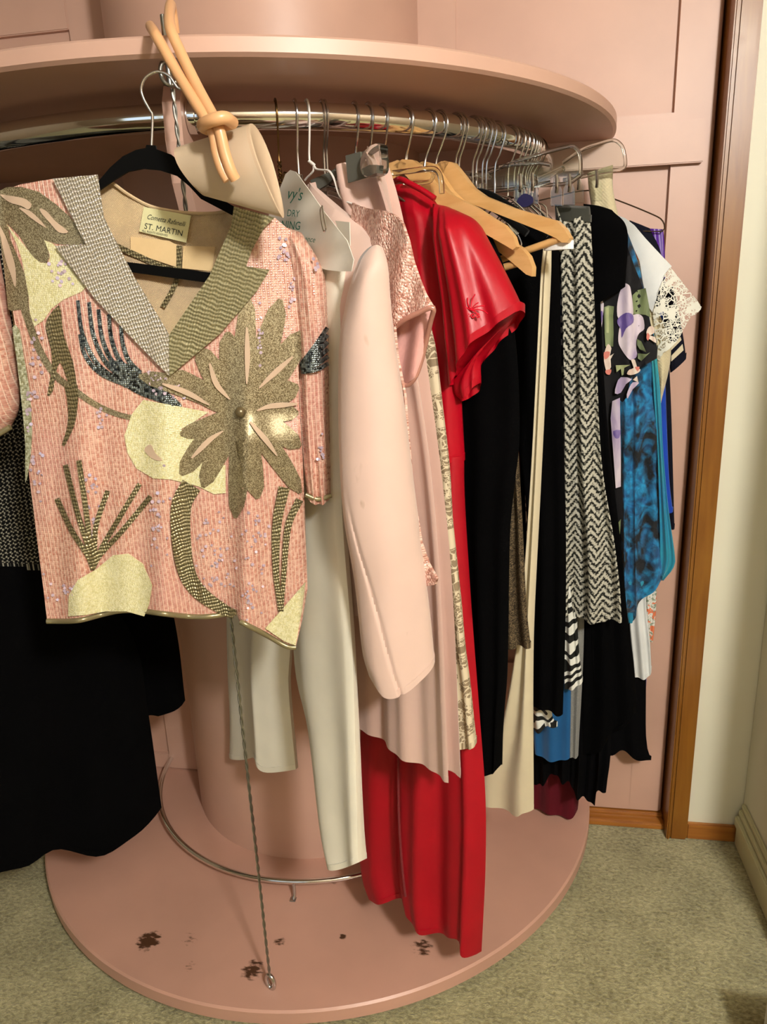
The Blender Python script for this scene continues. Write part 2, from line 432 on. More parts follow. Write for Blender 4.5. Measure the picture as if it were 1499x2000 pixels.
# low chrome guard ring round the column
gr = [Vector((.449*math.sin(math.radians(t)), -.449*math.cos(math.radians(t)), ZD+.036)) for t in np.linspace(-86, 86, 90)]
e0 = gr[0]; gr = [Vector((e0.x+.004, e0.y+.022, ZD+.002)), Vector((e0.x+.002, e0.y+.018, ZD+.026))]+gr
tube('guard_ring', gr, .0062, m_chrome, cz, 12, 260)
for t in (5.2, 52):
    a = math.radians(t); p = Vector((.452*math.sin(a), -.452*math.cos(a), ZD))
    tube('guard_post', [p+Vector((0, 0, .034)), p+Vector((.002, -.006, .012)), p+Vector((.001, -.012, .001))], .0042, m_steel, cz, 8)
    box('post_foot', p+Vector((-.007, -.02, 0)), p+Vector((.007, -.006, .003)), m_steel, cz, .001)
# eye bolts and twisted guy wire
EY = pol(10.2, .748, ZT)
tube('eye_bolt', [EY+Vector((0, 0, -.05)), EY+Vector((0, 0, .028))], .0034, m_dull, cz, 10)
lp = [EY+Vector((.0135*math.sin(a)*.6, .0135*math.sin(a)*.5, -.036+.0135*math.cos(a))) for a in np.linspace(0.1, 2*PI-.1, 14)]
tube('eye_loop', lp, .0028, m_dull, cz, 8)
EB = Vector((.059, -.684, ZD))
lp = [EB+Vector((.009*math.sin(a), -.004*math.sin(a), .016+.016*math.cos(a))) for a in np.linspace(0.1, 2*PI+.5, 18)]
tube('eye_loop', lp, .0042, m_steel, cz, 8)
A, B = EY+Vector((-.003, .014, -.05)), EB+Vector((0, 0, .03))
for ph in (0, PI):
    k = 150; P = []
    for i in range(k+1):
        t = i/k; a = 2*PI*t*34+ph; P.append(A.lerp(B, t)+Vector((.0016*math.cos(a), .0016*math.sin(a), 0)))
    tube('guy_wire', P, .0017, m_dull, cz, 5, 420)
#GARMENTS
# ------------------------------------------------------------------ garment materials
def seq_pink():
    a = Mat('pink sequins', '#e2a084', .34, spec=.6, Coat_Weight=.25, Coat_Roughness=.2)
    u2 = a.u + a.noise(6, 2, coord='UV')*.012
    line = (u2*(1/.0054)).fract()
    seam = (line-.5).abs().ramp(.36, .47)
    cell = a.voro(330, out='Color', rnd=.35, sc=(1, 1, 1)); big = a.noise(7, 3, coord='UV')
    c1 = a.mix(cell.ramp(.25, .8), '#bd8370', '#dbb09c'); c2 = a.mix(big.ramp(.35, .65), c1, '#e0a08c'); n = a.nt.nodes[-1]
    c3 = a.mix(big.ramp(.42, .7)*.45, c1, '#c58e88')
    a.set('Base Color', a.mix(seam*.8, c3, '#efd2bd'))
    d = a.voro(330, out='Distance', rnd=.35)
    a.bump(d*-1.0+seam*.6, .5, .0016); a.set('Roughness', cell.ramp(0, 1)*.25+.22)
    return a.m
def glitter(name, c1, c2, sc=1100, metal=.55):
    a = Mat(name, c1, .38, metal)
    f = a.voro(sc, out='Color', coord='UV')
    a.set('Base Color', a.mix(f.ramp(.42, .7), c1, c2)); a.set('Roughness', f*.3+.25)
    a.bump(f, .7, .0012); return a.m
def beaded(name, c1, c2, ang=0):
    a = Mat(name, c1, .3, .45, Coat_Weight=.15)
    ca, sa = math.cos(ang), math.sin(ang)
    p = a.u*ca+a.v*sa; q = a.v*ca-a.u*sa
    wob = (p*(2*PI/.013)).sin()*.55+a.noise(55, 3, coord='UV')*9
    ln = ((q*(2*PI/.0052))+wob).sin()
    bd = ((p*(2*PI/.0034))).sin()
    a.set('Base Color', a.mix((ln+bd*.25+a.noise(400, 2, coord='UV')-.5).ramp(.2, 1.0), c1, c2)); a.bump(ln*-1.0+bd*.4, .6, .0014); return a.m
def seq(name, c1, c2, metal=.1, sc=300, rough=.28):
    a = Mat(name, c1, rough, metal, Coat_Weight=.3)
    cell = a.voro(sc, out='Color', rnd=.4); d = a.voro(sc, out='Distance', rnd=.4)
    a.set('Base Color', a.mix(cell.ramp(.2, .85), c1, c2)); a.bump(d*-1.0, .6, .0016); a.set('Roughness', cell*.25+rough-.1); return a.m
m_seq = seq_pink()
m_glit = glitter('bronze glitter', '#776a4e', '#b9ae8c')
m_bead = beaded('silver bead', '#cfc6ba', '#948a72', .25); m_bead2 = beaded('olive bead', '#a19a78', '#777150', -.35)
m_leafbead = beaded('leaf bead', '#8d8361', '#544c34', .1)
m_creamseq = seq('cream sequins', '#cfc894', '#e4dfb8', 0, 420)
m_darkseq = seq('gunmetal sequins', '#1e2122', '#8f9a9a', .8, 360, .25)
m_iris = Mat('iridescent sequin', '#cdb9cc', .15, .25, Thin_Film_Thickness=420.0, Coat_Weight=1.0).m
lining = Mat('cream lining', '#cbb494', .85); hh = (lining.u*2600).sin()*(lining.v*2600).sin(); lining.bump(hh+lining.noise(60, 3, coord='UV'), .5, .001)
lining.set('Base Color', lining.mix(lining.noise(22, 4, coord='UV').ramp(.3, .7), '#bfa888', '#d8bf95')); m_lining = lining.m
m_labelcloth = fabric('label cloth', '#d6d2a2', .7, .1).m
m_ink = Mat('ink', '#1c2420', .7).m; m_green = Mat('green print', '#0b6b58', .7).m
# purse
pu = Mat('pearl leather', '#c9b59d', .33, spec=.6, Coat_Weight=.25, Coat_Roughness=.25)
pu.set('Base Color', pu.mix(pu.noise(12, 3).ramp(.3, .7), '#bca78d', '#cdb9a0')); pu.bump(pu.noise(700, 3), .12, .0008); m_purse = pu.m
m_purseside = Mat('pearl leather side', '#c6ae93', .4).m
m_strap = Mat('tan rolled leather', '#dca878', .36, spec=.5, Coat_Weight=.2).m
# ------------------------------------------------------------------ sequinned blouse on its velvet hanger
PB = Plane((EY.x, EY.y-.016), (EY.x-.01, EY.y+.004), 104)
def BD(x, y):
    t = min(1, max(0, (x-10)/585)); b = .030*math.sin(PI*t)**.6
    g = min(1, max(0, (y-560)/600))
    f = .0085*g*(math.sin(x/27+1.2+y/900)+.6*math.sin(x/13+2))
    if y > 806:
        k = min(1, max(0, (x-(469-(y-806)*.01))/5)); f += .010*k*min(1, (y-806)/50)
    f += .006*math.exp(-((x-582)/16)**2)*min(1, max(0, (y-600)/100))
    return .012+b+f
bl = empty('sequin_blouse', EY+Vector((0, 0, -.85)), 'pink sequin blouse with beaded flower, cream patches and V neck, on black velvet hanger', 'blouse')
front = [(-8, 378), (40, 360), (105, 349), (189, 341), (200, 425), (259, 540), (326, 655), (331, 668), (336, 655), (413, 537), (455, 440), (459, 404), (537, 425), (590, 470), (604, 520), (604, 600), (584, 662), (584, 775), (591, 883), (594, 955), (598, 1060), (601, 1150), (592, 1205), (578, 1264), (560, 1262), (520, 1240), (468, 1214), (462, 1196), (405, 1204), (360, 1203), (300, 1196), (270, 1192), (235, 1193), (200, 1200), (150, 1212), (110, 1216), (92, 1213), (86, 1160), (72, 1050), (57, 930), (48, 800), (38, 690), (22, 590), (4, 500)]
sheet('blouse_front', PB, front, m_seq, bl, BD, .003, 11)
back = [(-4, 385), (60, 366), (130, 352), (200, 352), (218, 357), (250, 380), (290, 402), (330, 412), (372, 417), (420, 417), (455, 410), (530, 428), (588, 480), (600, 560), (586, 780), (598, 1060), (580, 1240), (470, 1202), (300, 1185), (100, 1200), (72, 1050), (48, 800), (20, 590)]
sheet('blouse_back', PB, back, m_lining, bl, lambda x, y: -.016+.002*math.sin(x/20), .003, 22)
tube('neck_trim', [PB.at(x, y, -.013) for x, y in ((200, 350), (218, 356), (250, 379), (290, 401), (330, 411), (372, 416), (420, 416), (455, 409))], .0022, m_lining, bl, 6)
# inside: bands of the lining
for P_ in ([(255, 462), (330, 470), (345, 478), (345, 522), (280, 500), (255, 490)], [(358, 480), (420, 482), (415, 530), (356, 524)]):
    sheet('lining_patch', PB, P_, fabric('lining patch %d' % len(P_), '#d9bd8e', .8).m, bl, lambda x, y: -.0125, .002, 14)
def stroke(pts, w, n=16, tip=.35):
    A = interp(pts, n); out = []; bk = []
    for i in range(n+1):
        t = A[min(i+1, n)]-A[max(i-1, 0)]; t = t/np.linalg.norm(t); nn = np.array([-t[1], t[0]])
        ww = w(i/n) if callable(w) else w
        out.append(tuple(A[i]+nn*ww/2)); bk.append(tuple(A[i]-nn*ww/2))
    return out+bk[::-1]
def c5(*p): return [(x/2.271, 450+y/2.271) for x, y in p]
def c7(*p): return [(400+x/4.446, 550+y/4.446) for x, y in p]
def c8(*p): return [(x/4.346, 340+y/4.346) for x, y in p]
lv = [0]
def motif(name, poly, mat, sm=0, h=.0009, step=11):
    lv[0] += .00008
    return sheet(name, PB, poly, mat, bl, lambda x, y: BD(x, y)+h+lv[0], .0009, step, 0, sm)
sheet('seam_band', PB, stroke([(222, 478), (270, 500), (320, 522), (345, 528)], 11), m_leafbead, bl, lambda x, y: -.0115, .001, 12)
sheet('seam_band', PB, stroke([(350, 480), (349, 525), (340, 560), (318, 600)], 10), m_leafbead, bl, lambda x, y: -.0112, .001, 12)
# shoulder leaf, cream leaf, stems
motif('shoulder_leaf', c8((-20, 150), (60, 110), (180, 108), (330, 150), (480, 260), (600, 370), (690, 500), (725, 605), (600, 605), (470, 590), (380, 560), (420, 700), (395, 760), (320, 740), (250, 660), (160, 520), (60, 420), (90, 560), (150, 700), (230, 900), (240, 1050), (245, 1180), (170, 1150), (110, 1160), (70, 1150), (30, 760), (-20, 430)), m_glit)
for q in ([(0, 175), (60, 180), (200, 205), (265, 255), (240, 300), (180, 270), (80, 240)], [(160, 285), (250, 310), (330, 380), (390, 455), (300, 400), (210, 330)], [(340, 290), (400, 320), (470, 400), (580, 490), (500, 495), (420, 410), (350, 330)], [(-10, 440), (40, 520), (90, 650), (130, 800), (130, 960), (90, 850), (40, 700)]):
    motif('bare_vein', c8(*q), fabric('bare net', '#c3aa92', .7).m if q[0][0] == 0 else bpy.data.materials['bare net'], 3, .0024)
motif('cream_leaf', c8((55, 425), (100, 480), (200, 600), (290, 710), (340, 750), (410, 760), (425, 690), (375, 560), (450, 590), (540, 700), (640, 850), (735, 955), (690, 1000), (540, 1065), (440, 1140), (370, 1240), (290, 1295), (255, 1250), (245, 1050), (215, 880), (190, 740), (140, 590)), m_creamseq, 0)
motif('stem', stroke(c8((210, 1150), (290, 1390), (370, 1560), (480, 1720), (640, 1840), (800, 1950), (1000, 2040), (1200, 2080), (1420, 2100), (1560, 2110)), lambda t: 15-7*t, 30), m_glit)
motif('hanging_leaf', c8((500, 1110), (400, 1230), (390, 1330), (430, 1480), (440, 1650), (400, 1880), (450, 1840), (470, 1700), (510, 1600), (560, 1720), (600, 1850), (580, 2010), (640, 2000), (650, 1800), (620, 1600), (545, 1380), (525, 1240)), m_leafbead, 2)
motif('hanging_leaf', stroke(c5((315, 690), (322, 760), (315, 860), (280, 955)), lambda t: 20*(1-t)+6), m_leafbead)
motif('side_leaf', c5((55, 430), (85, 440), (105, 560), (130, 700), (142, 900), (130, 1040), (112, 1120), (112, 950), (95, 760), (75, 580)), seq('sage sequins', '#8f8f6a', '#cfd3b8', .2, 380), 2)
# gunmetal sequin spray
for tp in ((345, 310), (395, 318), (437, 350), (483, 372), (535, 405), (355, 460)):
    x, y = tp
    ex, ey = 565+(x-345)*.3, 690-(x-345)*.3
    motif('sequin_spray', stroke(c5((x, y), (x+.10*(ex-x), y+.40*(ey-y)), (x+.42*(ex-x), y+.76*(ey-y)), (ex, ey)), lambda t: 7+3*t, 18), m_darkseq)
motif('sequin_spray', c5((480, 580), (560, 590), (640, 640), (720, 700), (800, 765), (790, 785), (690, 755), (600, 720), (520, 660)), m_darkseq, 3)
# cream cloud and its eye
motif('cream_patch', c5((552, 910), (585, 815), (635, 752), (780, 778), (925, 806), (860, 850), (800, 884), (905, 884), (850, 950), (815, 1050), (900, 1020), (955, 985), (935, 1050), (1000, 1040), (1002, 1165), (950, 1170), (880, 1135), (760, 1105), (680, 1100), (605, 1055), (565, 985)), m_creamseq, 0)
motif('bare_vein', c5((640, 975), (668, 950), (690, 990), (720, 1020), (680, 1015)), bpy.data.materials['bare net'], 3, .0024)
# the big flower: petals round the button
ctr = (1070, 805)
def petal(tip, w, base=0.0, curve=0.0):
    cx, cy = ctr; tx, ty = tip; dx, dy = tx-cx, ty-cy; L = math.hypot(dx, dy); nx, ny = -dy/L, dx/L
    A = []
    for k in range(9):
        t = k/8; o = curve*math.sin(PI*t); A.append((cx+dx*t+nx*o, cy+dy*t+ny*o))
    motif('petal', stroke(c5(*A), lambda t: w*(.35+.65*math.sin(PI*min(1, t*.72+.18)))*(1 if t < .9 else (1-(t-.9)*7)), 18), m_glit)
for tp, w, cv in (((1245, 305), 52, 12), ((1100, 290), 44, 0), ((1010, 450), 50, -6), ((880, 520), 50, -5), ((760, 625), 44, -10), ((615, 645), 40, 20), ((800, 905), 38, -10), ((802, 1085), 46, 18), ((900, 1140), 44, 10), ((1045, 1275), 42, -6), ((1145, 1190), 46, 0), ((1335, 1165), 40, -10), ((1335, 960), 46, -6), ((1325, 810), 40, 0), ((1325, 690), 50, 0), ((1355, 445), 58, 10)):
    petal(tp, w, 0, cv)
for a in (((930, 590), (960, 680), (1020, 750)), ((1095, 430), (1098, 560), (1095, 680)), ((1300, 560), (1200, 650), (1150, 700)), ((1320, 770), (1200, 780), (1140, 800)), ((850, 1010), (930, 930), (990, 890)), ((720, 680), (830, 720), (930, 775)), ((1110, 850), (1180, 930), (1230, 1000))):
    motif('bare_vein', stroke(c5(*a), lambda t: 9*math.sin(PI*(t*.9+.07))+1.5, 10), bpy.data.materials['bare net'], 0, .0034)
# curved ribbon, sprigs, pebbles
motif('beaded_ribbon', stroke(c5((850, 1130), (805, 1220), (805, 1380), (830, 1520), (890, 1610), (990, 1680), (1042, 1705)), lambda t: 40-22*t+6*math.sin(PI*t), 24), m_leafbead)
for tp in ((252, 1190), (290, 1040), (350, 1020), (478, 1155), (620, 1125), (668, 1180)):
    x, y = tp
    motif('sprig', stroke(c5((x, y), (x+(410-x)*.35+(10 if x < 400 else -28), y+(1500-y)*.45), (x+(410-x)*.85, y+(1500-y)*.8), (412, 1505)), lambda t: 10 if t < .6 else 10-6*(t-.6), 16), m_leafbead)
motif('pebble_patch', c5((302, 1712), (305, 1620), (345, 1550), (425, 1505), (500, 1442), (570, 1434), (635, 1480), (676, 1575), (662, 1660), (640, 1712), (560, 1690), (470, 1690), (380, 1706)), m_creamseq, 0)
motif('pebble_patch', c5((1178, 1765), (1235, 1700), (1300, 1625), (1356, 1560), (1340, 1690), (1312, 1842), (1260, 1822)), m_creamseq, 0)
motif('sprig', stroke(c5((1262, 1140), (1230, 1300), (1225, 1500), (1245, 1690)), lambda t: 22-14*t, 18), m_leafbead)
motif('sprig', stroke(c5((1330, 1195), (1280, 1310), (1262, 1500), (1250, 1690)), lambda t: 15-8*t, 18), m_leafbead)
# lapels
motif('lapel', [(102, 349), (191, 341), (203, 425), (262, 540), (330, 652), (331, 735), (264, 667), (185, 583), (107, 480), (168, 478)], m_bead, 0, .0045)
motif('lapel', [(457, 403), (537, 425), (517, 444), (493, 487), (481, 520), (527, 527), (503, 567), (430, 652), (331, 735), (330, 655), (410, 537), (452, 440)], m_bead2, 0, .0052)
# bead edging along the hem, button
hp = [(92, 1213), (150, 1212), (200, 1200), (235, 1193), (270, 1192), (300, 1196), (360, 1203), (405, 1204), (462, 1196)]
tube('bead_edging', [PB.at(x, y, BD(x, y)) for x, y in interp(hp, 30)], .0042, m_leafbead, bl, 8)
hp = [(470, 1214), (520, 1240), (560, 1262), (578, 1264)]
tube('bead_edging', [PB.at(x, y, BD(x, y)) for x, y in interp(hp, 14)], .0042, m_leafbead, bl, 8)
bp = PB.at(470, 805, BD(470, 815)+.008)
bm = bmesh.new(); bmesh.ops.create_uvsphere(bm, u_segments=14, v_segments=10, radius=.0075)
for v in bm.verts: v.co = v.co + bp
me = bpy.data.meshes.new('button'); bm.to_mesh(me); bm.free(); link('button', me, m_glit, bl)
# sleeves
s1 = cloth('sleeve', PB, [(545, 440), (572, 600), (580, 800), (588, 900), (598, 966)], [(590, 455), (632, 530), (640, 620), (643, 740), (646, 870), (648, 966)], m_seq, bl, hem=[(598, 966), (622, 974), (648, 966)], T=.034, folds=((.004, 2.2, .1, .6), (.003, 4, .5, -.8)), nu=24, nv=40, off=-.004)
s2 = cloth('sleeve', PB, [(-150, 430), (-140, 600), (-125, 760), (-100, 880)], [(-20, 400), (2, 520), (22, 640), (36, 780), (18, 835)], m_seq, bl, hem=[(-100, 880), (-40, 868), (18, 835)], T=.034, folds=((.004, 2.2, .1, .6),), nu=24, nv=36, off=.0)
tube('cuff_edging', [PB.at(x, y, .028) for x, y in ((597, 966), (622, 975), (648, 967))], .0036, m_leafbead, bl, 8)
tube('cuff_edging', [PB.at(x, y, .03) for x, y in ((-100, 882), (-40, 870), (0, 846), (20, 834))], .004, m_leafbead, bl, 8)
for q in range(6):
    sheet('sequin_spray', PB, stroke([(640+q*.4, 640+q*14), (618, 672+q*10), (588, 712+q*3)], 8, 10), m_darkseq, s1, lambda x, y: .004+.034*math.sqrt(max(0.02, 1-((x-612)/36)**2)), .002, 9)
# loose sequins that catch the light
rnd = random.Random(3); vs, fs = [], []
spots = [(556, 485, 7, 26), (563, 500, 9, 6), (617, 520, 6, 12), (572, 570, 6, 30), (508, 645, 3, 40), (70, 690, 12, 40), (66, 770, 14, 10), (55, 800, 5, 30), (72, 930, 14, 40), (195, 820, 10, 20), (130, 1150, 40, 20), (180, 1000, 10, 60), (310, 1010, 14, 70), (410, 1060, 26, 60), (430, 1120, 30, 40), (500, 1060, 24, 60), (490, 1160, 18, 40), (630, 880, 8, 26), (120, 520, 30, 40), (15, 640, 10, 50), (330, 760, 26, 14), (300, 740, 20, 14)]
for (sx, sy, rx, ry) in spots:
    for _ in range(max(4, int((rx+ry)*.32))):
        x, y = sx+rnd.gauss(0, rx*.7), sy+rnd.gauss(0, ry*.7)
        if not inside((x, y), front) and sx < 606: continue
        c = PB.at(x, y, (BD(x, y) if x < 600 else .03)+.0028); n = (PB.n+Vector((rnd.gauss(0, .25), rnd.gauss(0, .25), rnd.gauss(0, .25)))).normalized()
        a = n.orthogonal().normalized(); b = n.cross(a); b0 = len(vs); r = rnd.uniform(.0016, .0026)
        for k in range(8): t = 2*PI*k/8; vs.append(c+a*(r*math.cos(t))+b*(r*math.sin(t)))
        for k in range(8): t = 2*PI*k/8; vs.append(c-n*.0006+a*(r*math.cos(t))+b*(r*math.sin(t)))
        fs.append(tuple(range(b0, b0+8))); fs += [(b0+k, b0+(k+1) % 8, b0+8+(k+1) % 8, b0+8+k) for k in range(8)]
o = build('loose_sequins', vs, fs, m_iris, bl, smooth=False); o['kind'] = 'stuff'
# neck label with its lettering
lab = sheet('neck_label', PB, [(281, 404), (373, 421), (364, 474), (272, 452)], m_labelcloth, bl, lambda x, y: -.009, .0015, 20)
la = math.radians(11.5)
text_mesh('label_script', 'Cometta Rafanelli', PB, 286, 427, 13.5, m_ink, lab, -.0085, la, .35, .78)
text_mesh('label_lettering', 'ST. MARTIN', PB, 281, 446, 16, m_ink, lab, -.0085, la, 0, .92)
text_mesh('label_small_print', 'ALL RIGHTS RESERVED', PB, 277, 452, 6, m_ink, lab, -.0085, la, 0, .85)
# hanger
hg = empty('velvet_hanger', EY+Vector((0, 0, -.15)), 'slim black velvet hanger with steel hook carrying the sequin blouse', 'hanger')
tube('hook', [PB.at(x, y) for x, y in ((358, 174), (348, 172), (341, 163), (330, 148), (312, 140), (297, 143), (282, 155), (276, 174), (281, 193), (293, 215), (298, 228), (296, 288))], .0019, m_steel, hg, 8)
sheet('shoulder_frame', PB, [(60, 420), (193, 353), (215, 327), (240, 305), (265, 293), (284, 289), (286, 283), (304, 284), (305, 291), (335, 302), (362, 324), (384, 350), (402, 372), (456, 402), (560, 450), (560, 472), (455, 421), (392, 388), (370, 364), (345, 343), (312, 332), (280, 329), (250, 335), (222, 352), (193, 372), (60, 440)], m_velvet, hg, lambda x, y: .003, .0055, 14)
sheet('trouser_bar', PB, [(100, 494), (252, 512), (402, 531), (520, 546), (520, 566), (396, 551), (258, 532), (100, 514)], m_velvet, hg, lambda x, y: .002, .005, 16)
# ------------------------------------------------------------------ purse
PP = Plane((EY.x+.01, EY.y-.085), (EY.x, EY.y-.085), 82)
ps = empty('clutch_purse', PP.at(450, 420), 'pearly beige clutch purse hanging by knotted tan leather straps', 'purse')
def purse_pt(a, h, d):
    """a along the top edge 0..1, h down 0..1, d toward the viewer (m)"""
    TL, TR, BR, BL = [np.array(p, float) for p in ((357, 286), (488, 243), (548, 424), (404, 384))]
    p = (1-a)*(1-h)*TL+a*(1-h)*TR+a*h*BR+(1-a)*h*BL
    p = p + np.array([-9, 0])*math.sin(PI*h)*(1-a)*.6
    return PP.at(p[0], p[1])+PP.n*d
prof = []
for k in range(29):
    t = 2*PI*k/28
    hx = .5-.5*math.cos(t); prof.append((hx, (.026*math.sin(t))*(1.1-.55*hx)))
prof = prof[:-1]
na = 12; vs, fs = [], []
for i in range(na+1):
    for (hx, d) in prof: vs.append(purse_pt(i/na, hx, d))
m = len(prof)
for i in range(na):
    for k in range(m): fs.append((i*m+k, i*m+(k+1) % m, (i+1)*m+(k+1) % m, (i+1)*m+k))
fs.append(tuple(range(m)))
body = build('purse_body', vs, fs, m_purse, ps)
for sgn, aa in ((1, 1.0), (0, 0.0)):
    vs, fs = [], []
    rings = ((1.0, 0.0), (1.0, .03), (.9, .036), (.84, .024), (0.0, .022))
    for sc_, ou in rings:
        for (hx, d) in prof: vs.append(purse_pt(aa+(ou*1.3 if sgn else -ou), .5+(hx-.5)*sc_, d*sc_))
    for r_ in range(len(rings)-1):
        for k in range(m): fs.append((r_*m+k, r_*m+(k+1) % m, (r_+1)*m+(k+1) % m, (r_+1)*m+k))
    build('end_panel', vs, fs, m_purseside, ps)
def S3(pts): return [PP.at(x, y, d) for x, y, d in pts]
top = EY+Vector((0, 0, .018))
tube('strap', [EY+Vector((-.016, .016, .006))]+[EY+Vector((-.014, -.008, .014))]+S3([(303, 66, .0), (318, 92, .012), (350, 148, .02), (385, 205, .035), (408, 240, .042), (418, 265, .042), (424, 300, .040), (436, 335, .038), (446, 352, .036)]), .0062, m_strap, ps, 12, 60)
tube('strap', [EY+Vector((.008, .014, .012)), EY+Vector((.014, -.004, .036))]+S3([(332, 50, .0), (352, 100, .012), (385, 168, .022), (412, 218, .036), (424, 240, .045), (432, 265, .045), (440, 300, .043), (452, 335, .04), (460, 350, .036)]), .0062, m_strap, ps, 12, 60)
tube('strap_knot', S3([(455, 240, .034), (440, 230, .052), (420, 233, .058), (402, 240, .052), (396, 246, .036), (408, 252, .026), (430, 246, .022), (452, 240, .03)]), .0068, m_strap, ps, 12, 50)
# ------------------------------------------------------------------ hangers on the rail
cpm = Mat('clear plastic', '#eef2ee', .03, spec=.6, Transmission_Weight=1.0, IOR=1.49); m_clear = cpm.m
smk = Mat('smoky plastic', '#8d8a80', .12, Transmission_Weight=.75, IOR=1.4); m_smoke = smk.m
m_felt = fabric('grey felt', '#55564a', .95).m
def th_of(px):
    lo, hi = -60.0, 86.0
    for _ in range(50):
        md = (lo+hi)/2
        if pix(pol(md, RR+.018, ZR))[0] < px: lo = md
        else: hi = md
    return lo
def hook(th, mat, parent, neck=.092, r=.0017, swing=0.0):
    rad = pol(th, 1, 0)-pol(th, 0, 0); rad.z = 0; rad.normalize(); t = Vector((-rad.y, rad.x, 0))
    c = pol(th, RR, ZR); P = []
    for a in (205, 170, 135, 100, 65, 30, 0, -28): P.append(c+rad*(.0215*math.cos(math.radians(a)))+Vector((0, 0, .0215*math.sin(math.radians(a)))))
    P += [c+rad*.010+Vector((0, 0, -.030))+t*swing*.3, c+rad*.001+Vector((0, 0, -.048))+t*swing*.6, c+Vector((0, 0, -neck))+t*swing]
    tube('hook', P, r, mat, parent, 7, 44)
    return P[-1]
def hang(px, label, kind='wire', mat=None, az=None, hw=.15, neck=.092, group=None, cat='hanger', name=None, swing=0.0):
    th = th_of(px); az = th+18 if az is None else az
    a = math.radians(az); d = Vector((math.sin(a), -math.cos(a), 0))
    c = pol(th, RR, ZR); o = empty(name or {'wire': 'wire_hanger', 'clear': 'clear_hanger', 'velvet': 'velvet_hanger'}[kind], c-Vector((0, 0, .2)), label, cat, group)
    hm = mat or m_steel
    b = hook(th, hm, o, neck, swing=swing)
    if kind == 'wire':
        tube('shoulder_wire', [b, b+d*.03+Vector((0, 0, -.012)), b+d*hw*.6+Vector((0, 0, -.04)), b+d*hw+Vector((0, 0, -.085)), b+d*(hw-.02)+Vector((0, 0, -.095)), b-d*(hw-.02)+Vector((0, 0, -.095)), b-d*hw+Vector((0, 0, -.085)), b-d*hw*.6+Vector((0, 0, -.04)), b-d*.03+Vector((0, 0, -.012)), b], .0016, hm, o, 6, 70)
    elif kind == 'clear':
        tube('neck', [b+Vector((0, 0, .014)), b+Vector((0, 0, -.012))], .006, m_clear, o, 8)
        tube('shoulder_bar', [b-d*hw+Vector((0, 0, -.07)), b-d*hw*.5+Vector((0, 0, -.03)), b+Vector((0, 0, -.012)), b+d*hw*.5+Vector((0, 0, -.03)), b+d*hw+Vector((0, 0, -.07))], .0045, m_clear, o, 8, 30)
    else:
        tube('shoulder_bar', [b-d*hw+Vector((0, 0, -.075)), b-d*hw*.5+Vector((0, 0, -.03)), b, b+d*hw*.5+Vector((0, 0, -.03)), b+d*hw+Vector((0, 0, -.075))], .006, m_velvet, o, 8, 30)
    return o
# ------------------------------------------------------------------ cloth
m_black = fabric('black crepe', '#030304', .95, .0, 1400, .2, .2, .06).m
m_blackv = fabric('black jersey', '#040406', .9, .0, 900, .2, .2, .08).m
m_navy = fabric('navy knit', '#07091a', .9, .0).m
m_ivory = fabric('ivory crepe', '#e6e1d0', .7, .2, 1600, .08, .04).m
m_creamy = fabric('cream crepe', '#d4c9ac', .75, .2, 1600, .08, .04).m
ps_ = fabric('pale pink satin', '#d6b9ad', .6, .3, 1800, .06, .03, .3)
in_ = ps_.b.inputs['Base Color'].links[0].from_socket
ps_.set('Base Color', ps_.mix(ps_.noise(55, 2, sc=(1, 1, .5)).ramp(.70, .78)*ps_.noise(7, 2).ramp(.5, .6)*.6, in_, '#a98a72')); m_pinksatin = ps_.m
m_pinkskirt = fabric('pale pink crepe satin', '#d2b2a6', .47, .3, 1800, .06, .03, .45).m
m_pinklining = fabric('pink lining', '#dfa9a2', .4, .2).m
m_paper = fabric('laundry paper', '#dcd8cc', .75, .0, 300, .05, .05).m
rs = Mat('red satin', '#a5001a', .40, spec=.35, Sheen_Weight=.0, Anisotropic=.4); rs.bump(rs.noise(26, 4, sc=(1, 1, .35)), .35, .006); m_red = rs.m
rc = fabric('red crepe', '#a00018', .55, .0, 1600, .08, .06, .35); m_redc = rc.m
tw = Mat('tweed', '#111111', .95, spec=.15)
uu, vv = tw.u+tw.noise(120, 2, coord='UV')*.004, tw.v+tw.noise(130, 2, coord='UV')*.004
ck = ((uu*(1/.0075)).fract()-.5)*((vv*(1/.0075)).fract()-.5)
tmask = (ck*8+tw.noise(260, 3, coord='UV')*2.0-1.05).ramp(.15, .5); tw.set('Base Color', tw.mix(tmask, '#0b0b0a', '#8f8b7c')); tw.bump(tmask, .6, .002); m_tweed = tw.m
hb = Mat('herringbone', '#222222', .92, spec=.15)
nzh = hb.noise(30, 2, coord='UV')*.006
hu = ((hb.u+nzh)*(1/.030)).fract(); hz_ = (hu-.5).abs()*2
hs = ((hb.v+nzh)*(1/.0165)+hz_*1.3).fract()
hm_ = ((hs-.5).abs()*2+(hb.noise(260, 4, coord='UV')-.5)*2.6).ramp(.25, .7); hb.set('Base Color', hb.mix(hm_, '#20211e', '#b9b7aa')); hb.bump(hm_, .5, .0015); m_herr = hb.m
bz = Mat('bronze lurex', '#3a2f22', .5, .4); g_ = bz.voro(900, out='Color'); bz.set('Base Color', bz.mix(g_.ramp(.4, .8), '#2c241a', '#86745a')); m_lurex = bz.m
bp_ = Mat('pink beaded', '#dba79c', .35, .1, Coat_Weight=.4); c_ = bp_.voro(480, out='Color', sc=(1, .6, 1)); d_ = bp_.voro(480, out='Distance', sc=(1, .6, 1))
bp_.set('Base Color', bp_.mix(c_.ramp(.25, .8), '#b98475', '#f0cdbf')); bp_.bump(d_*-1.0, .8, .0025); bp_.set('Roughness', c_*.4+.1); m_beadpink = bp_.m
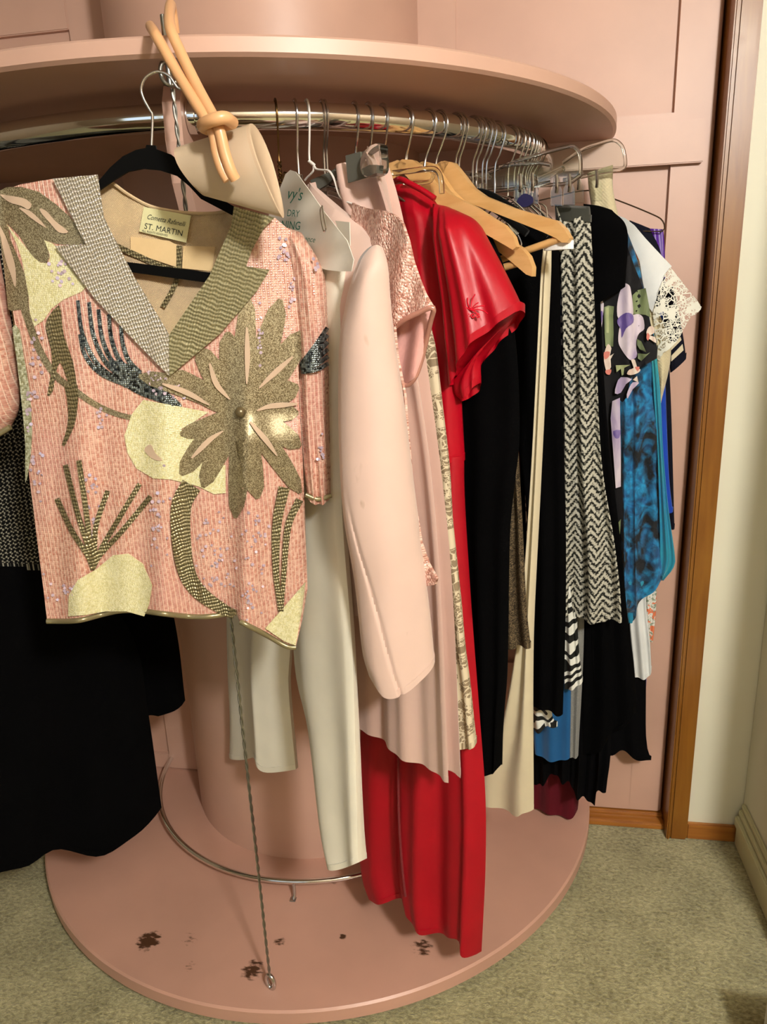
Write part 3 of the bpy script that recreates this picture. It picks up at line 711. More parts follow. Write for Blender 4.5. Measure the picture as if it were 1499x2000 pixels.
def lace(name, c1, sc=70, thr=.05, base=None, alpha=True):
    a = Mat(name, c1, .8)
    e = a.voro(sc, 'DISTANCE_TO_EDGE'); e2 = a.voro(sc*3.2, 'DISTANCE_TO_EDGE'); fl = a.noise(sc*.45, 2, coord='UV')
    m = ((e*-1.0)+thr).gt(0).mx((e2*-1.0+thr*1.5).gt(0)*fl.gt(.44)).mx(fl.gt(.57))
    if alpha: a.set('Alpha', m)
    else: a.set('Base Color', a.mix(m, base, c1))
    a.bump(m, .5, .001); return a.m
m_lacebeige = lace('ecru lace over net', '#d3c5a8', 60, .05, '#8a785f', False)
m_lacewhite = lace('white crochet lace', '#e4e3d6', 85, .06)
m_whitecot = fabric('white cotton', '#dfe2e2', .85, .1, 900, .2).m
# ------------------------------------------------------------------ left: tweed dress and black dress
plT = Plane((-.34, -.585), (-.38, -.64), -56)
td = empty('tweed_dress', plT.at(120, 1650), 'long black dress with black and white tweed bodice hanging left of the sequin blouse', 'dress')
cloth('bodice', plT, [(-330, 400), (-300, 700), (-280, 1106)], [(30, 400), (95, 640), (130, 900), (160, 1106)], m_tweed, td, hem=[(-280, 1100), (0, 1104), (75, 1106), (160, 1106)], T=.03, folds=((.004, 2, .2, .3),))
cloth('skirt', plT, [(-282, 1096), (-300, 1400), (-320, 1720)], [(168, 1100), (262, 1250), (290, 1390), (318, 1585)], m_black, td, hem=[(-320, 1730), (-100, 1705), (0, 1680), (50, 1668), (95, 1648), (150, 1655), (225, 1640), (318, 1585)], T=.032, folds=((.012, 3.3, .1, .4), (.006, 6, .4, .2)), nu=40, taper=.004)
plK = Plane((-.41, -.50), (-.31, -.37), -61)
bk = cloth('black_dress', plK, [(-60, 430), (0, 900), (150, 1395)], [(140, 440), (270, 900), (340, 1205), (362, 1368)], m_black, None, hem=[(150, 1400), (230, 1392), (290, 1385), (312, 1391), (362, 1368)], T=.025, folds=((.006, 3, .1, .4),))
tag(bk, 'plain black dress with raised hem hanging behind the tweed dress', 'dress')
hang(-48, 'black velvet hanger inside the tweed bodice dress', 'velvet', az=-56)
hang(-85, 'black velvet hanger of the plain black dress behind the tweed dress', 'velvet', az=-61)
# ------------------------------------------------------------------ ivory trousers under laundry paper
plC = Plane((.205, -.615), (.115, -.60), 42)
tr = empty('ivory_trousers', plC.at(600, 1690), 'long ivory creased trousers hanging under the laundry paper', 'trousers')
cloth('leg', plC, [(450, 520), (452, 900), (455, 1240), (461, 1400), (460, 1475)], [(600, 520), (585, 900), (560, 1262), (556, 1350), (569, 1506)], m_ivory, tr, hem=[(460, 1475), (490, 1479), (520, 1472), (532, 1480), (543, 1500), (569, 1506)], T=.03, folds=((.010, 1.5, .15, .1),), off=-.01)
cloth('leg', plC, [(590, 470), (580, 900), (572, 1262), (600, 1420), (628, 1600), (650, 1672)], [(676, 470), (668, 800), (672, 1000), (692, 1250), (698, 1400), (706, 1682)], m_ivory, tr, hem=[(650, 1672), (664, 1683), (682, 1690), (706, 1682)], T=.022, folds=((.007, 1.5, .62, .05),), off=.006)
hang(580, 'clear plastic hanger with steel hook holding the ivory trousers', 'clear', az=42, hw=.10)
# laundry paper cape
plP = Plane((.225, -.66), (.15, -.64), 44)
pc = empty('laundry_paper_cape', plP.at(620, 527), 'white paper laundry cape with green lettering and a safety pin', 'paper cover')
cape = [(553, 353), (558, 340), (567, 332), (578, 336), (603, 370), (633, 413), (660, 447), (678, 470), (691, 507), (687, 530), (662, 530), (637, 527), (600, 515), (560, 500), (530, 470), (525, 420)]
CD = lambda x, y: .018+.003*math.sin(x/14+y/40)+.0015*math.sin(y/11+x/30)
sheet('paper_front', plP, cape, m_paper, pc, CD, .001, 9)
sheet('paper_back', plP, cape, m_paper, pc, lambda x, y: -.02+.004*math.sin(x/17), .001, 12)
sheet('paper_fold', plP, [(655, 431), (683, 434), (684, 480), (672, 470), (660, 446)], m_paper, pc, lambda x, y: .006, .001, 12)
CL = .0255
text_mesh('green_script', "vy's", plP, 559, 388, 34, m_green, pc, CL, .12, .3, .62)
text_mesh('green_lettering', "DRY", plP, 560, 422, 19, m_green, pc, CL, .08, .1, .66)
text_mesh('green_lettering', "NING", plP, 548, 446, 23, m_green, pc, CL, .08, .1, .66)
text_mesh('green_script', "ence", plP, 594, 471, 16, m_green, pc, CL, .12, .3, .7)
pin = [plP.at(x, y, .034) for x, y in ((630, 402), (626, 412), (629, 436), (633, 452), (637, 447), (634, 428), (630, 404))]
tube('safety_pin', pin, .0011, m_steel, pc, 6, 40)
# brown wire hanger with twisted neck
bw = empty('brown_wire_hanger', pol(th_of(541), RR, 1.45), 'brown wire hanger with twisted neck inside the laundry paper', 'hanger')
b = hook(th_of(541), m_brass, bw, .06, .0014)
for ph in (0, PI):
    tube('twisted_neck', [b+Vector((.0022*math.cos(t*9+ph), .0022*math.sin(t*9+ph), -.07*t/4)) for t in np.linspace(0, 4, 60)], .0013, m_brass, bw, 5, 120)
e = b+Vector((0, 0, -.07))
tube('shoulder_wire', [e, plP.at(556, 336), plP.at(600, 392), plP.at(640, 452)], .0014, m_brass, bw, 6)
# ------------------------------------------------------------------ white wire hanger and beaded top
plBd = Plane((.335, -.70), (.33, -.70), 48)
wh = empty('white_wire_hanger', pol(th_of(604), RR, 1.45), 'white coated wire hanger with wound neck holding the pink beaded top', 'hanger')
b = hook(th_of(604), m_whitewire, wh, .06, .0015)
n1_ = plBd.at(613, 322)
for ph in (0, PI):
    tube('twisted_neck', [b.lerp(n1_, t)+Vector((.002*math.cos(t*40+ph), .002*math.sin(t*40+ph), 0)) for t in np.linspace(0, 1, 50)], .0013, m_whitewire, wh, 5, 100)
tube('shoulder_wire', [n1_]+[plBd.at(x, y) for x, y in ((618, 330), (630, 332), (643, 334), (653, 350), (662, 378), (674, 392), (700, 402), (720, 412))], .0016, m_whitewire, wh, 6)
tube('shoulder_wire', [n1_, plBd.at(612, 334), plBd.at(600, 347), plBd.at(596, 352)], .0016, m_whitewire, wh, 6)
bt = empty('pink_beaded_top', plBd.at(840, 1140), 'pale pink beaded sleeveless top with scalloped armhole behind the pink blazer', 'top')
BTD = lambda x, y: .012+.02*math.sin(PI*min(1, max(0, (x-660)/190)))+.004*math.sin(x/9+y/60)
sheet('bodice', plBd, [(688, 396), (700, 402), (722, 408), (752, 412), (771, 420), (786, 436), (797, 470), (806, 510), (818, 545), (830, 575), (845, 600), (835, 607), (812, 614), (790, 624), (770, 640), (776, 700), (790, 770), (796, 850), (806, 960), (822, 1060), (836, 1100), (853, 1130), (850, 1142), (835, 1145), (780, 1150), (730, 1120), (690, 900), (672, 600)], m_beadpink, bt, BTD, .004, 11)
sheet('bodice_back', plBd, [(680, 410), (745, 430), (775, 520), (800, 605), (795, 690), (775, 745), (780, 960), (810, 1120), (770, 1140), (690, 900), (672, 600)], m_pinklining, bt, lambda x, y: -.012+.004*math.sin(x/7), .003, 14)
tube('armhole_trim', [plBd.at(x, y, d) for x, y, d in ((770, 640, .03), (792, 624, .028), (815, 612, .024), (846, 601, .016), (841, 630, .006), (832, 670, -.002), (823, 705, -.004), (812, 735, 0), (797, 752, .004), (784, 748, .01), (776, 735, .016))], .0036, m_beadpink, bt, 8, 60)
sheet('armhole_lining', plBd, [(772, 642), (792, 626), (815, 614), (840, 606), (830, 670), (820, 705), (808, 738), (795, 750), (782, 744), (774, 700)], m_pinklining, bt, lambda x, y: .004+.004*math.sin(x/6+y/40), .003, 8)
# ------------------------------------------------------------------ pink blazer
plZ = Plane((.255, -.66), (.27, -.66), 46); plS = Plane((.345, -.80), (.345, -.775), 112)
pz = empty('pink_blazer', plS.at(790, 1335), 'pale pink satin blazer with soft stains on its long sleeve', 'blazer')
cloth('jacket_body', plZ, [(606, 356), (600, 560), (620, 900), (650, 1190)], [(738, 474), (748, 700), (765, 950), (770, 1190)], m_pinksatin, pz, top=[(606, 356), (640, 390), (690, 430), (738, 474)], T=.045, folds=((.005, 2, .3, .2),), taper=.2)
def sb(u, v): return .008*math.sin(PI*u)*(1-v)-.004*math.exp(-((u-(.03+.38*max(0, (v-.5)*2)))/.022)**2)*min(1, max(0, (v-.5)*8))
cloth('sleeve', plS, [(690, 546), (674, 610), (663, 690), (663, 880), (671, 1010), (694, 1140), (708, 1270), (722, 1322)], [(752, 503), (757, 540), (762, 590), (772, 670), (793, 820), (817, 1010), (838, 1180), (849, 1286)], m_pinksatin, pz, top=[(690, 546), (703, 505), (725, 481), (743, 485), (752, 503)], hem=[(722, 1322), (745, 1344), (785, 1330), (815, 1311), (849, 1286)], T=.036, nu=64, nv=60, jit=.004, bend=sb, taper=.05, folds=((.002, 1.4, .2, .6),))
hang(634, 'clear topped hanger holding the pink blazer', 'clear', az=46, hw=.12)
# ------------------------------------------------------------------ pale pink skirt on clip hanger
plQ = Plane((.30, -.62), (.335, -.655), 50)
pk = empty('pink_skirt', plQ.at(880, 1525), 'long pale pink satin skirt clipped to a smoky plastic hanger', 'skirt')
cloth('skirt_front', plQ, [(610, 372), (660, 700), (690, 1100), (696, 1410)], [(742, 288), (774, 420), (806, 650), (845, 900), (868, 1150), (885, 1524)], m_pinkskirt, pk, hem=[(696, 1410), (760, 1450), (830, 1492), (885, 1524)], T=.012, folds=((.007, 2.1, .0, .15), (.003, 5, .3, .0)), nu=40, off=.012, bend=lambda u, v: .02*max(0, 1-v*6)*math.sin(u*14))
cloth('skirt_back', plQ, [(640, 380), (690, 700), (720, 1100), (740, 1410)], [(746, 286), (784, 420), (822, 650), (857, 900), (882, 1150), (900, 1520)], m_pinkskirt, pk, T=.010, folds=((.008, 2.4, .4, .2),), off=-.012)
ch = empty('clip_hanger', pol(th_of(700), RR, 1.45), 'smoky plastic clip hanger gripping the pale pink skirt', 'hanger')
hook(th_of(700), m_steel, ch, .11); hook(th_of(728), m_steel, ch, .075)
sheet('clip_bar', plQ, [(598, 366), (680, 312), (738, 280), (742, 290), (700, 318), (645, 352), (604, 378)], m_smoke, ch, lambda x, y: .022, .012, 14)
sheet('clip', plQ, [(704, 318), (709, 300), (722, 286), (738, 281), (741, 300), (742, 330), (734, 341), (716, 346), (706, 336)], m_clear, ch, lambda x, y: .045, .016, 9, sm=3)
sheet('clip', plQ, [(706, 330), (722, 322), (736, 322), (735, 338), (718, 345), (708, 340)], m_smoke, ch, lambda x, y: .05, .012, 9)
sheet('felt_pad', plQ, [(675, 304), (704, 296), (706, 330), (718, 346), (680, 357)], m_felt, ch, lambda x, y: .04, .003, 12)
sheet('felt_pad', plQ, [(606, 352), (652, 332), (664, 338), (640, 360), (616, 374)], m_felt, ch, lambda x, y: .028, .003, 12)
# ------------------------------------------------------------------ ecru lace skirt
plL = Plane((.355, -.59), (.37, -.60), 56)
lc = cloth('lace_skirt', plL, [(745, 425), (775, 600), (800, 800), (830, 1000), (860, 1250), (900, 1450)], [(776, 420), (806, 540), (840, 640), (858, 720), (876, 900), (888, 1060), (910, 1260), (922, 1370), (929, 1458)], m_lacebeige, None, hem=[(896, 1440), (908, 1442), (911, 1458), (929, 1458)], T=.016, folds=((.006, 2, .1, .2),), jit=.006)
tag(lc, 'ecru lace skirt squeezed between the pink skirt and the red dress', 'skirt')
hang(640, 'steel hook hanger of the ecru lace skirt', 'wire', az=56, hw=.09)
# ------------------------------------------------------------------ red satin dress
plR = Plane((.39, -.555), (.36, -.575), 62)
rd = empty('red_satin_dress', plR.at(935, 1865), 'long red satin dress with embroidered cap sleeve and mandarin collar', 'dress')
cloth('bodice', plR, [(768, 362), (775, 480), (780, 700), (790, 900)], [(850, 392), (890, 470), (898, 640), (900, 780), (906, 900)], m_red, rd, top=[(768, 362), (800, 362), (850, 392)], T=.03, folds=((.004, 2.4, .05, .1), (.0015, 5.2, .35, .15)), nu=40, taper=.1)
cloth('skirt', plR, [(788, 890), (750, 1100), (712, 1400), (706, 1600), (712, 1700), (726, 1745)], [(906, 890), (908, 980), (922, 1200), (936, 1400), (946, 1560), (945, 1700), (936, 1865)], m_redc, rd, hem=[(726, 1745), (748, 1750), (790, 1752), (830, 1785), (866, 1815), (905, 1818), (920, 1842), (936, 1865)], T=.03, folds=((.014, 2.4, .05, .1), (.006, 5.2, .35, .15)), nu=52, nv=60, taper=.004)
sheet('skirt_seam', plR, stroke([(777, 1480), (779, 1600), (786, 1700), (792, 1752)], 2.2), fabric('dark red seam', '#7d000f', .6).m, rd, lambda x, y: .040, .003, 14)
cloth('cap_sleeve', plR, [(846, 398), (862, 470), (868, 560), (874, 650), (880, 700), (884, 752)], [(893, 412), (925, 430), (952, 474), (985, 540), (1012, 590), (1020, 606)], m_red, rd, top=[(846, 398), (868, 402), (893, 412)], hem=[(884, 752), (896, 748), (912, 720), (935, 690), (960, 660), (990, 632), (1020, 606)], T=.045, folds=((.007, 1.7, .1, .35), (.004, 4, .4, .6)), nu=40, nv=44, off=.02, taper=.22, jit=.006)
cloth('sleeve_inside', plR, [(884, 748), (890, 770), (902, 784)], [(1004, 620), (945, 690), (938, 748)], m_red, rd, hem=[(902, 784), (922, 770), (938, 748)], T=.015, folds=((.0025, 2, .2, .4),), off=.012, nu=18, nv=16)
tube('collar', [plR.at(x, y, d) for x, y, d in ((768, 356, .02), (782, 350, .034), (800, 358, .036), (826, 372, .034), (850, 388, .03))], .0042, m_red, rd, 10)
m_thread = Mat('red embroidery', '#e01030', .25).m
cx, cy = 922, 606
for k in range(7):
    a = -2.9+k*.52; L_ = 20+6*(k % 3); P = []
    for t in np.linspace(0, 1, 5): P.append((cx+math.cos(a+t*.5)*L_*t, cy+math.sin(a+t*.5)*L_*t))
    tube('embroidery', [plR.at(x, y, .0655) for x, y in P], .0008, m_thread, rd, 5)
for k in range(3): tube('embroidery', [plR.at(cx-12+k*10+dx, cy+8+dy, .0655) for dx, dy in ((0, 0), (3, 6), (8, 4), (6, -1), (1, 1))], .0008, m_thread, rd, 5)
hang(757, 'steel hook hanger holding the red satin dress', 'wire', az=62, hw=.11, neck=.10)
ct = empty('clear_bar_hanger', pol(th_of(805), RR, 1.45), 'clear rounded bar hanger above the collar of the red dress', 'hanger')
hook(th_of(805), m_steel, ct)
plU = Plane((.40, -.58), (.40, -.58), 60)
tube('bar', [plU.at(x, y) for x, y in ((768, 338), (800, 334), (842, 330), (856, 336), (862, 352), (864, 378))], .0042, m_clear, ct, 8)
tube('bar', [plU.at(x, y) for x, y in ((790, 358), (838, 355), (848, 340))], .003, m_clear, ct, 8)
# ------------------------------------------------------------------ wooden hangers
def wood_hanger(px, az, outline, rod, label, swing=0.0, top=None):
    th = th_of(px); c = pol(th, RR, ZR); o = empty('wooden_hanger', c-Vector((0, 0, .2)), label, 'hanger', 'pale wooden hangers on the rail')
    pl = Plane((c.x, c.y), (c.x, c.y), az)
    hook(th, m_steel, o, .07, swing=swing)
    # far arm: mirror of the near arm through the neck line
    P = [pl.at(x, y) for x, y in outline]; s0 = min(pl.uv(p)[0] for p in P)+.012
    poly2 = []
    for p in reversed(P):
        q = p - pl.d*(2*(pl.uv(p)[0]-s0)); poly2.append(pix(q))
    sheet('shoulder', pl, outline, m_woodhang, o, lambda x, y: .007, .014, 9)
    sheet('shoulder', pl, poly2, m_woodhang, o, lambda x, y: .007, .014, 9)
    if rod: tube('trouser_rod', [pl.at(*rod[0]), pl.at(*rod[1])], .0055, m_woodhang, o, 10)
    return pl
W3 = [(853, 320), (868, 314), (884, 317), (904, 342), (922, 366), (946, 383), (1000, 405), (1060, 423), (1087, 431), (1102, 446), (1113, 465), (1108, 474), (1098, 474), (1088, 466), (1060, 453), (1000, 429), (940, 405), (895, 390), (880, 372), (868, 342)]
plW3 = wood_hanger(872, 62, W3, ((1096, 466), (860, 548)), 'pale wooden hanger with round rod carrying the cream trousers', -.01)
W2 = [(x-868+830, y-314+315) for x, y in W3[:7]]+[(955, 428), (1005, 484), (1019, 490), (1034, 508), (1040, 536), (1032, 540), (1015, 528), (985, 503), (930, 450), (870, 412), (848, 385), (832, 345)]
W2 = [(814, 322), (828, 315), (845, 319), (862, 345), (880, 372), (925, 415), (980, 462), (1018, 484), (1032, 500), (1040, 522), (1039, 540), (1028, 536), (1000, 512), (960, 480), (905, 432), (862, 396), (842, 368), (830, 340)]
wood_hanger(850, 62, W2, ((1020, 512), (800, 575)), 'pale wooden hanger with curved end poking out beside the bronze top', -.01)
W1 = [(769, 323), (786, 311), (806, 312), (826, 328), (845, 355), (880, 380), (930, 405), (960, 425), (985, 440), (1003, 462), (1009, 482), (1002, 488), (985, 478), (950, 458), (900, 424), (850, 400), (820, 375), (795, 345)]
wood_hanger(806, 66, W1, None, 'pale wooden hanger in the black dress beside the red dress', -.004)
# ------------------------------------------------------------------ black and cream garments behind the red dress
plA = Plane((.44, -.556), (.457, -.515), 60)
b1 = cloth('black_velvet_dress', plA, [(868, 395), (890, 560), (896, 800), (905, 1000), (925, 1250), (944, 1490)], [(898, 394), (938, 412), (952, 436), (966, 472), (980, 505), (994, 560), (1012, 700), (1017, 850), (1008, 940), (999, 1020), (996, 1100), (992, 1300), (984, 1400), (979, 1494)], m_black, None, hem=[(944, 1494), (955, 1502), (970, 1504), (979, 1494)], T=.02, folds=((.005, 2, .2, .3),), taper=.15)
tag(b1, 'long black dress hanging directly behind the red satin dress', 'dress')
plBz = Plane((.525, -.51), (.53, -.455), 64)
bz1 = cloth('bronze_top', plBz, [(925, 430), (970, 600), (990, 800), (998, 1000), (992, 1100), (996, 1262)], [(940, 425), (990, 600), (1008, 800), (1022, 1000), (1032, 1180), (1041, 1262)], m_lurex, None, hem=[(996, 1262), (1012, 1263), (1014, 1258), (1041, 1262)], T=.012, folds=((.008, 1.1, .2, .0),))
tag(bz1, 'glittery bronze knit top hanging behind the long black dress', 'top')
plY = Plane((.52, -.485), (.535, -.40), 66)
ct2 = empty('cream_trousers', plY.at(1000, 1580), 'cream trousers draped over the rod of a wooden hanger', 'trousers')
cloth('leg', plY, [(1063, 478), (1053, 700), (1040, 950), (1020, 1200), (985, 1400), (946, 1500), (944, 1560)], [(1078, 478), (1068, 700), (1056, 950), (1044, 1200), (1042, 1350), (1043, 1580)], m_creamy, ct2, hem=[(944, 1560), (985, 1575), (1015, 1583), (1028, 1578), (1043, 1581)], T=.016, folds=((.009, 1.4, .1, .02),), nu=36)
cloth('fold_over_rod', plW3, [(1062, 474), (1063, 490)], [(1118, 462), (1121, 486)], m_whitecot, ct2, T=.008, nv=8, off=-.008, top=[(1062, 474), (1100, 470), (1118, 460)])
plD = Plane((.60, -.40), (.60, -.33), 74)
b2 = cloth('black_long_top', plD, [(960, 440), (985, 700), (1030, 1000), (1036, 1380)], [(1092, 430), (1098, 700), (1106, 1000), (1106, 1200), (1100, 1395)], m_black, None, hem=[(1036, 1380), (1060, 1376), (1080, 1385), (1100, 1395)], T=.016, folds=((.006, 2, .2, .3),), taper=.1)
tag(b2, 'long black garment hanging between the cream trousers and the herringbone skirt', 'dress')
hang(905, 'steel hook hanger of the long black garment behind the cream trousers', 'velvet', az=74, hw=.12)
# ------------------------------------------------------------------ herringbone skirt and clear hangers
plH = Plane((.66, -.345), (.70, -.27), 81)
hk = empty('herringbone_skirt', plH.at(1160, 1205), 'black and white herringbone tweed skirt held by clear clips', 'skirt')
cloth('skirt_cloth', plH, [(1087, 402), (1094, 480), (1101, 700), (1104, 900), (1106, 1100), (1104, 1203)], [(1152, 406), (1157, 480), (1166, 700), (1176, 900), (1200, 1050), (1212, 1150), (1215, 1212)], m_herr, hk, hem=[(1104, 1203), (1140, 1205), (1180, 1210), (1215, 1212)], T=.014, folds=((.012, 1.7, .15, .25), (.004, 4, .2, .2)), nu=36)
cloth('waistband', plH, [(1084, 400), (1086, 430)], [(1153, 403), (1156, 434)], fabric('dark grey waistband', '#34352f', .9).m, hk, T=.0155, nv=6, off=-.003)
def clear_bar_hanger(px, pl, frame, clips, label, neckpx):
    th = th_of(px); c = pol(th, RR, ZR); o = empty('clear_skirt_hanger', c-Vector((0, 0, .2)), label, 'hanger', 'clear plastic skirt hangers')
    b = hook(th, m_steel, o, .08)
    tube('neck', [b+Vector((0, 0, .012)), pl.at(*neckpx)], .006, m_clear, o, 8)
    for fr in frame: tube('bar_frame', [pl.at(x, y, d) for x, y, d in fr], .0033, m_clear, o, 8)
    xs = [q[0] for q in frame[0]]; 
    web = [(q[0], q[1]) for q in frame[0]]+[(q[0], q[1]) for q in reversed(frame[1])]
    sheet('bar_web', pl, web, m_clear, o, lambda x, y: .0, .0022, 16)
    for (x, y) in clips:
        cl_ = sheet('clip', pl, [(x-11, y+46), (x-11, y+16), (x-6, y+4), (x-4, y-12), (x+4, y-12), (x+6, y+4), (x+11, y+16), (x+11, y+46)], m_clear, o, lambda X_, Y_: .014, .009, 9)
        tube('clip_spring', [pl.at(x, y-14, .018), pl.at(x+1, y+8, .020), pl.at(x, y+20, .016)], .003, m_steel, cl_, 6)
plCA = Plane((.66, -.36), (.66, -.36), 80)
clear_bar_hanger(940, plCA, [[(925, 352, 0), (1000, 318, 0), (1060, 300, 0), (1112, 286, 0), (1126, 290, 0), (1134, 305, 0), (1135, 342, 0)], [(920, 372, 0), (1000, 366, 0), (1060, 362, 0), (1110, 358, 0), (1135, 342, 0)]], [(1087, 356), (1112, 354)], 'long clear hanger whose clips grip the herringbone skirt', (955, 345))
plCB = Plane((.67, -.375), (.67, -.375), 78)
clear_bar_hanger(912, plCB, [[(880, 345, 0), (950, 330, 0), (1000, 322, 0), (1050, 318, 0), (1075, 322, 0)], [(880, 378, 0), (950, 374, 0), (1000, 370, 0), (1075, 356, 0)]], [(1016, 354), (1040, 352)], 'clear hanger with round clips over a violet bead button', (930, 340))
tagd = sheet('violet_button', plCB, closed([(1010, 392), (1024, 378), (1040, 384), (1041, 396), (1028, 404), (1014, 402)], 3), Mat('violet glass', '#140c40', .35).m, None, lambda x, y: .02, .012, 7)
tag(tagd, 'small violet glass button under the round clear clip', 'button')
plCC = Plane((.70, -.19), (.70, -.19), 84)
clear_bar_hanger(1050, plCC, [[(1100, 318, 0), (1139, 292, 0), (1170, 281, 0), (1196, 274, 0), (1210, 279, 0), (1219, 294, 0), (1221, 326, 0), (1198, 333, 0)], [(1100, 352, 0), (1140, 345, 0), (1170, 338, 0), (1198, 333, 0)]], [(1166, 346), (1130, 350)], 'clear hanger gripping the beige knit nearest the panel', (1100, 330))
# ------------------------------------------------------------------ beige knit on that hanger
plKn = Plane((.745, -.165), (.77, -.10), 84)
kn = cloth('beige_knit', plKn, [(1148, 338), (1152, 380), (1170, 470), (1230, 650), (1270, 720), (1286, 778)], [(1198, 322), (1200, 380), (1225, 470), (1300, 640), (1311, 700), (1292, 790)], (fabric('beige terry', '#cfc3a0', .95, .3, 500, .5).m), None, T=.012, folds=((.005, 1.5, .1, .2),), jit=.004)
tag(kn, 'beige knit garment clipped by its waist beside the pink panel', 'knitwear')
# ------------------------------------------------------------------ black shoulder garment behind herringbone
plE = Plane((.70, -.27), (.745, -.225), 83)
b3 = empty('black_flared_dress', plE.at(1200, 1440), 'black flared dress with round black shoulder hanging behind the herringbone skirt', 'dress')
cloth('shoulders', plE, [(1140, 398), (1150, 480), (1156, 600)], [(1196, 410), (1226, 450), (1222, 560)], m_black, b3, top=[(1140, 398), (1170, 402), (1196, 410)], T=.014, taper=.25)
cloth('dress_cloth', plE, [(1132, 560), (1140, 900), (1142, 1200), (1138, 1350), (1132, 1470)], [(1172, 560), (1185, 800), (1212, 1050), (1226, 1200), (1244, 1370), (1232, 1404)], m_black, b3, hem=[(1132, 1475), (1165, 1462), (1200, 1425), (1232, 1404)], T=.018, folds=((.008, 2, .2, .3),))
hang(948, 'black velvet hanger of the black flared dress behind the herringbone skirt', 'velvet', az=83, hw=.12)
# ------------------------------------------------------------------ floral blouse
plF = Plane((.735, -.235), (.76, -.185), 84)
fb = empty('floral_blouse', plF.at(1200, 1000), 'black blouse printed with lilac flowers, green leaves and white blossoms', 'blouse')
FD = lambda x, y: .012+.014*math.exp(-((x-1222)/16)**2)+.010*math.exp(-((x-1183)/10)**2)+.004*math.sin(x/5)
m_flblk = fabric('black georgette', '#0c0b10', .7, .05).m
sheet('blouse_cloth', plF, [(1150, 420), (1190, 430), (1222, 470), (1240, 520), (1256, 560), (1266, 610), (1276, 650), (1285, 680), (1284, 700), (1262, 712), (1244, 724), (1232, 740), (1226, 775), (1216, 786), (1208, 778), (1212, 840), (1216, 930), (1218, 1020), (1205, 1060), (1160, 1060), (1155, 700)], m_flblk, fb, FD, .004, 11)
pm = {k: fabric('print '+k, c, .6, .1).m for k, c in dict(lilac='#c3b5c6', violet='#64509a', green='#77835c', pale='#a3ab7e', white='#d9cbbd', coral='#c9786c').items()}
for k, c2, sc in (('lilac', '#9d8cb4', 26), ('green', '#4d5a3c', 40), ('pale', '#6f7a52', 40), ('white', '#b99a8e', 50), ('violet', '#9a88bd', 40)):
    a = Mat('printed '+k, '#808080', .6); c1 = dict(lilac='#d3c7d2', green='#7d8a62', pale='#a3ab7e', white='#e0d3c6', violet='#5a4790')[k]
    a.set('Base Color', a.mix(a.noise(sc, 3, sc=(1, 1, .35), dist=.8).ramp(.42, .72), c1, c2)); pm[k] = a.m
fl = [0]
def pr(name, pts, col, sm=3):
    fl[0] += .0005; sheet(name, plF, [(1130+x/5.996, 500+y/5.996) for x, y in pts], pm[col], fb, lambda x, y: FD(x, y)+.0008+fl[0], .0006, 5, 0, sm)
pr('leaf', [(635, 460), (700, 400), (790, 375), (810, 470), (830, 580), (850, 720), (790, 690), (700, 680), (645, 680), (640, 560)], 'green', 0)
pr('petal', [(540, 320), (600, 345), (620, 420), (640, 560), (640, 700), (560, 690), (470, 730), (455, 600), (480, 450), (510, 370)], 'lilac')
pr('petal', [(560, 680), (640, 690), (700, 680), (760, 720), (775, 850), (720, 900), (690, 960), (680, 1080), (690, 1170), (620, 1220), (560, 1170), (500, 1080), (470, 1000), (480, 860), (520, 760)], 'lilac')
pr('petal_shade', [(470, 730), (560, 665), (640, 690), (645, 780), (560, 850), (510, 960), (500, 860), (460, 790)], 'violet')
pr('petal', [(225, 490), (265, 490), (300, 560), (290, 700), (270, 860), (250, 760), (230, 620)], 'lilac', 2)
pr('petal_shade', [(240, 680), (280, 640), (290, 700), (270, 800), (250, 760)], 'violet', 2)
pr('stem', [(305, 600), (350, 580), (420, 590), (410, 700), (415, 900), (410, 1060), (320, 1060), (310, 900)], 'green', 0)
pr('stem', [(325, 600), (360, 600), (360, 900), (330, 900)], 'pale', 0)
pr('blossom', [(350, 1030), (390, 1080), (370, 1170), (420, 1140), (380, 1210), (385, 1300), (340, 1360), (310, 1280), (300, 1180), (320, 1090)], 'white', 2)
pr('blossom_heart', [(300, 1130), (370, 1120), (360, 1180), (310, 1210)], 'coral', 2)
pr('blossom_heart', [(320, 1340), (390, 1330), (370, 1390), (330, 1380)], 'coral', 2)
pr('leaf', [(440, 1280), (610, 1275), (540, 1310), (530, 1390), (510, 1400), (500, 1320), (450, 1360)], 'pale', 0)
pr('leaf', [(690, 970), (740, 1000), (800, 1130), (720, 1090), (690, 1040)], 'green', 0)
pr('leaf', [(700, 1140), (800, 1150), (840, 1130), (740, 1230), (700, 1200)], 'green', 0)
pr('blossom', [(830, 830), (880, 825), (895, 900), (840, 930), (900, 950), (915, 1020), (850, 980), (815, 960), (800, 890)], 'white', 2)
pr('blossom_heart', [(810, 900), (840, 930), (820, 990), (800, 960)], 'coral', 2)
pr('blossom', [(620, 1220), (665, 1215), (690, 1300), (730, 1330), (700, 1370), (620, 1395), (570, 1380), (600, 1330), (650, 1310)], 'white', 2)
pr('blossom_heart', [(665, 1300), (720, 1300), (700, 1350), (680, 1330)], 'coral', 2)
pr('petal', [(500, 1420), (630, 1440), (560, 1500), (500, 1600), (430, 1610), (450, 1500)], 'lilac', 2)
pr('petal', [(640, 1480), (715, 1485), (640, 1560), (580, 1670), (570, 1620), (600, 1540)], 'lilac', 2)
pr('blossom', [(690, 1405), (705, 1480), (640, 1450)], 'white', 0)
pr('petal', [(400, 1700), (490, 1660), (490, 1800), (500, 2300), (500, 2700), (440, 2720), (410, 2300), (380, 1900)], 'lilac', 0)
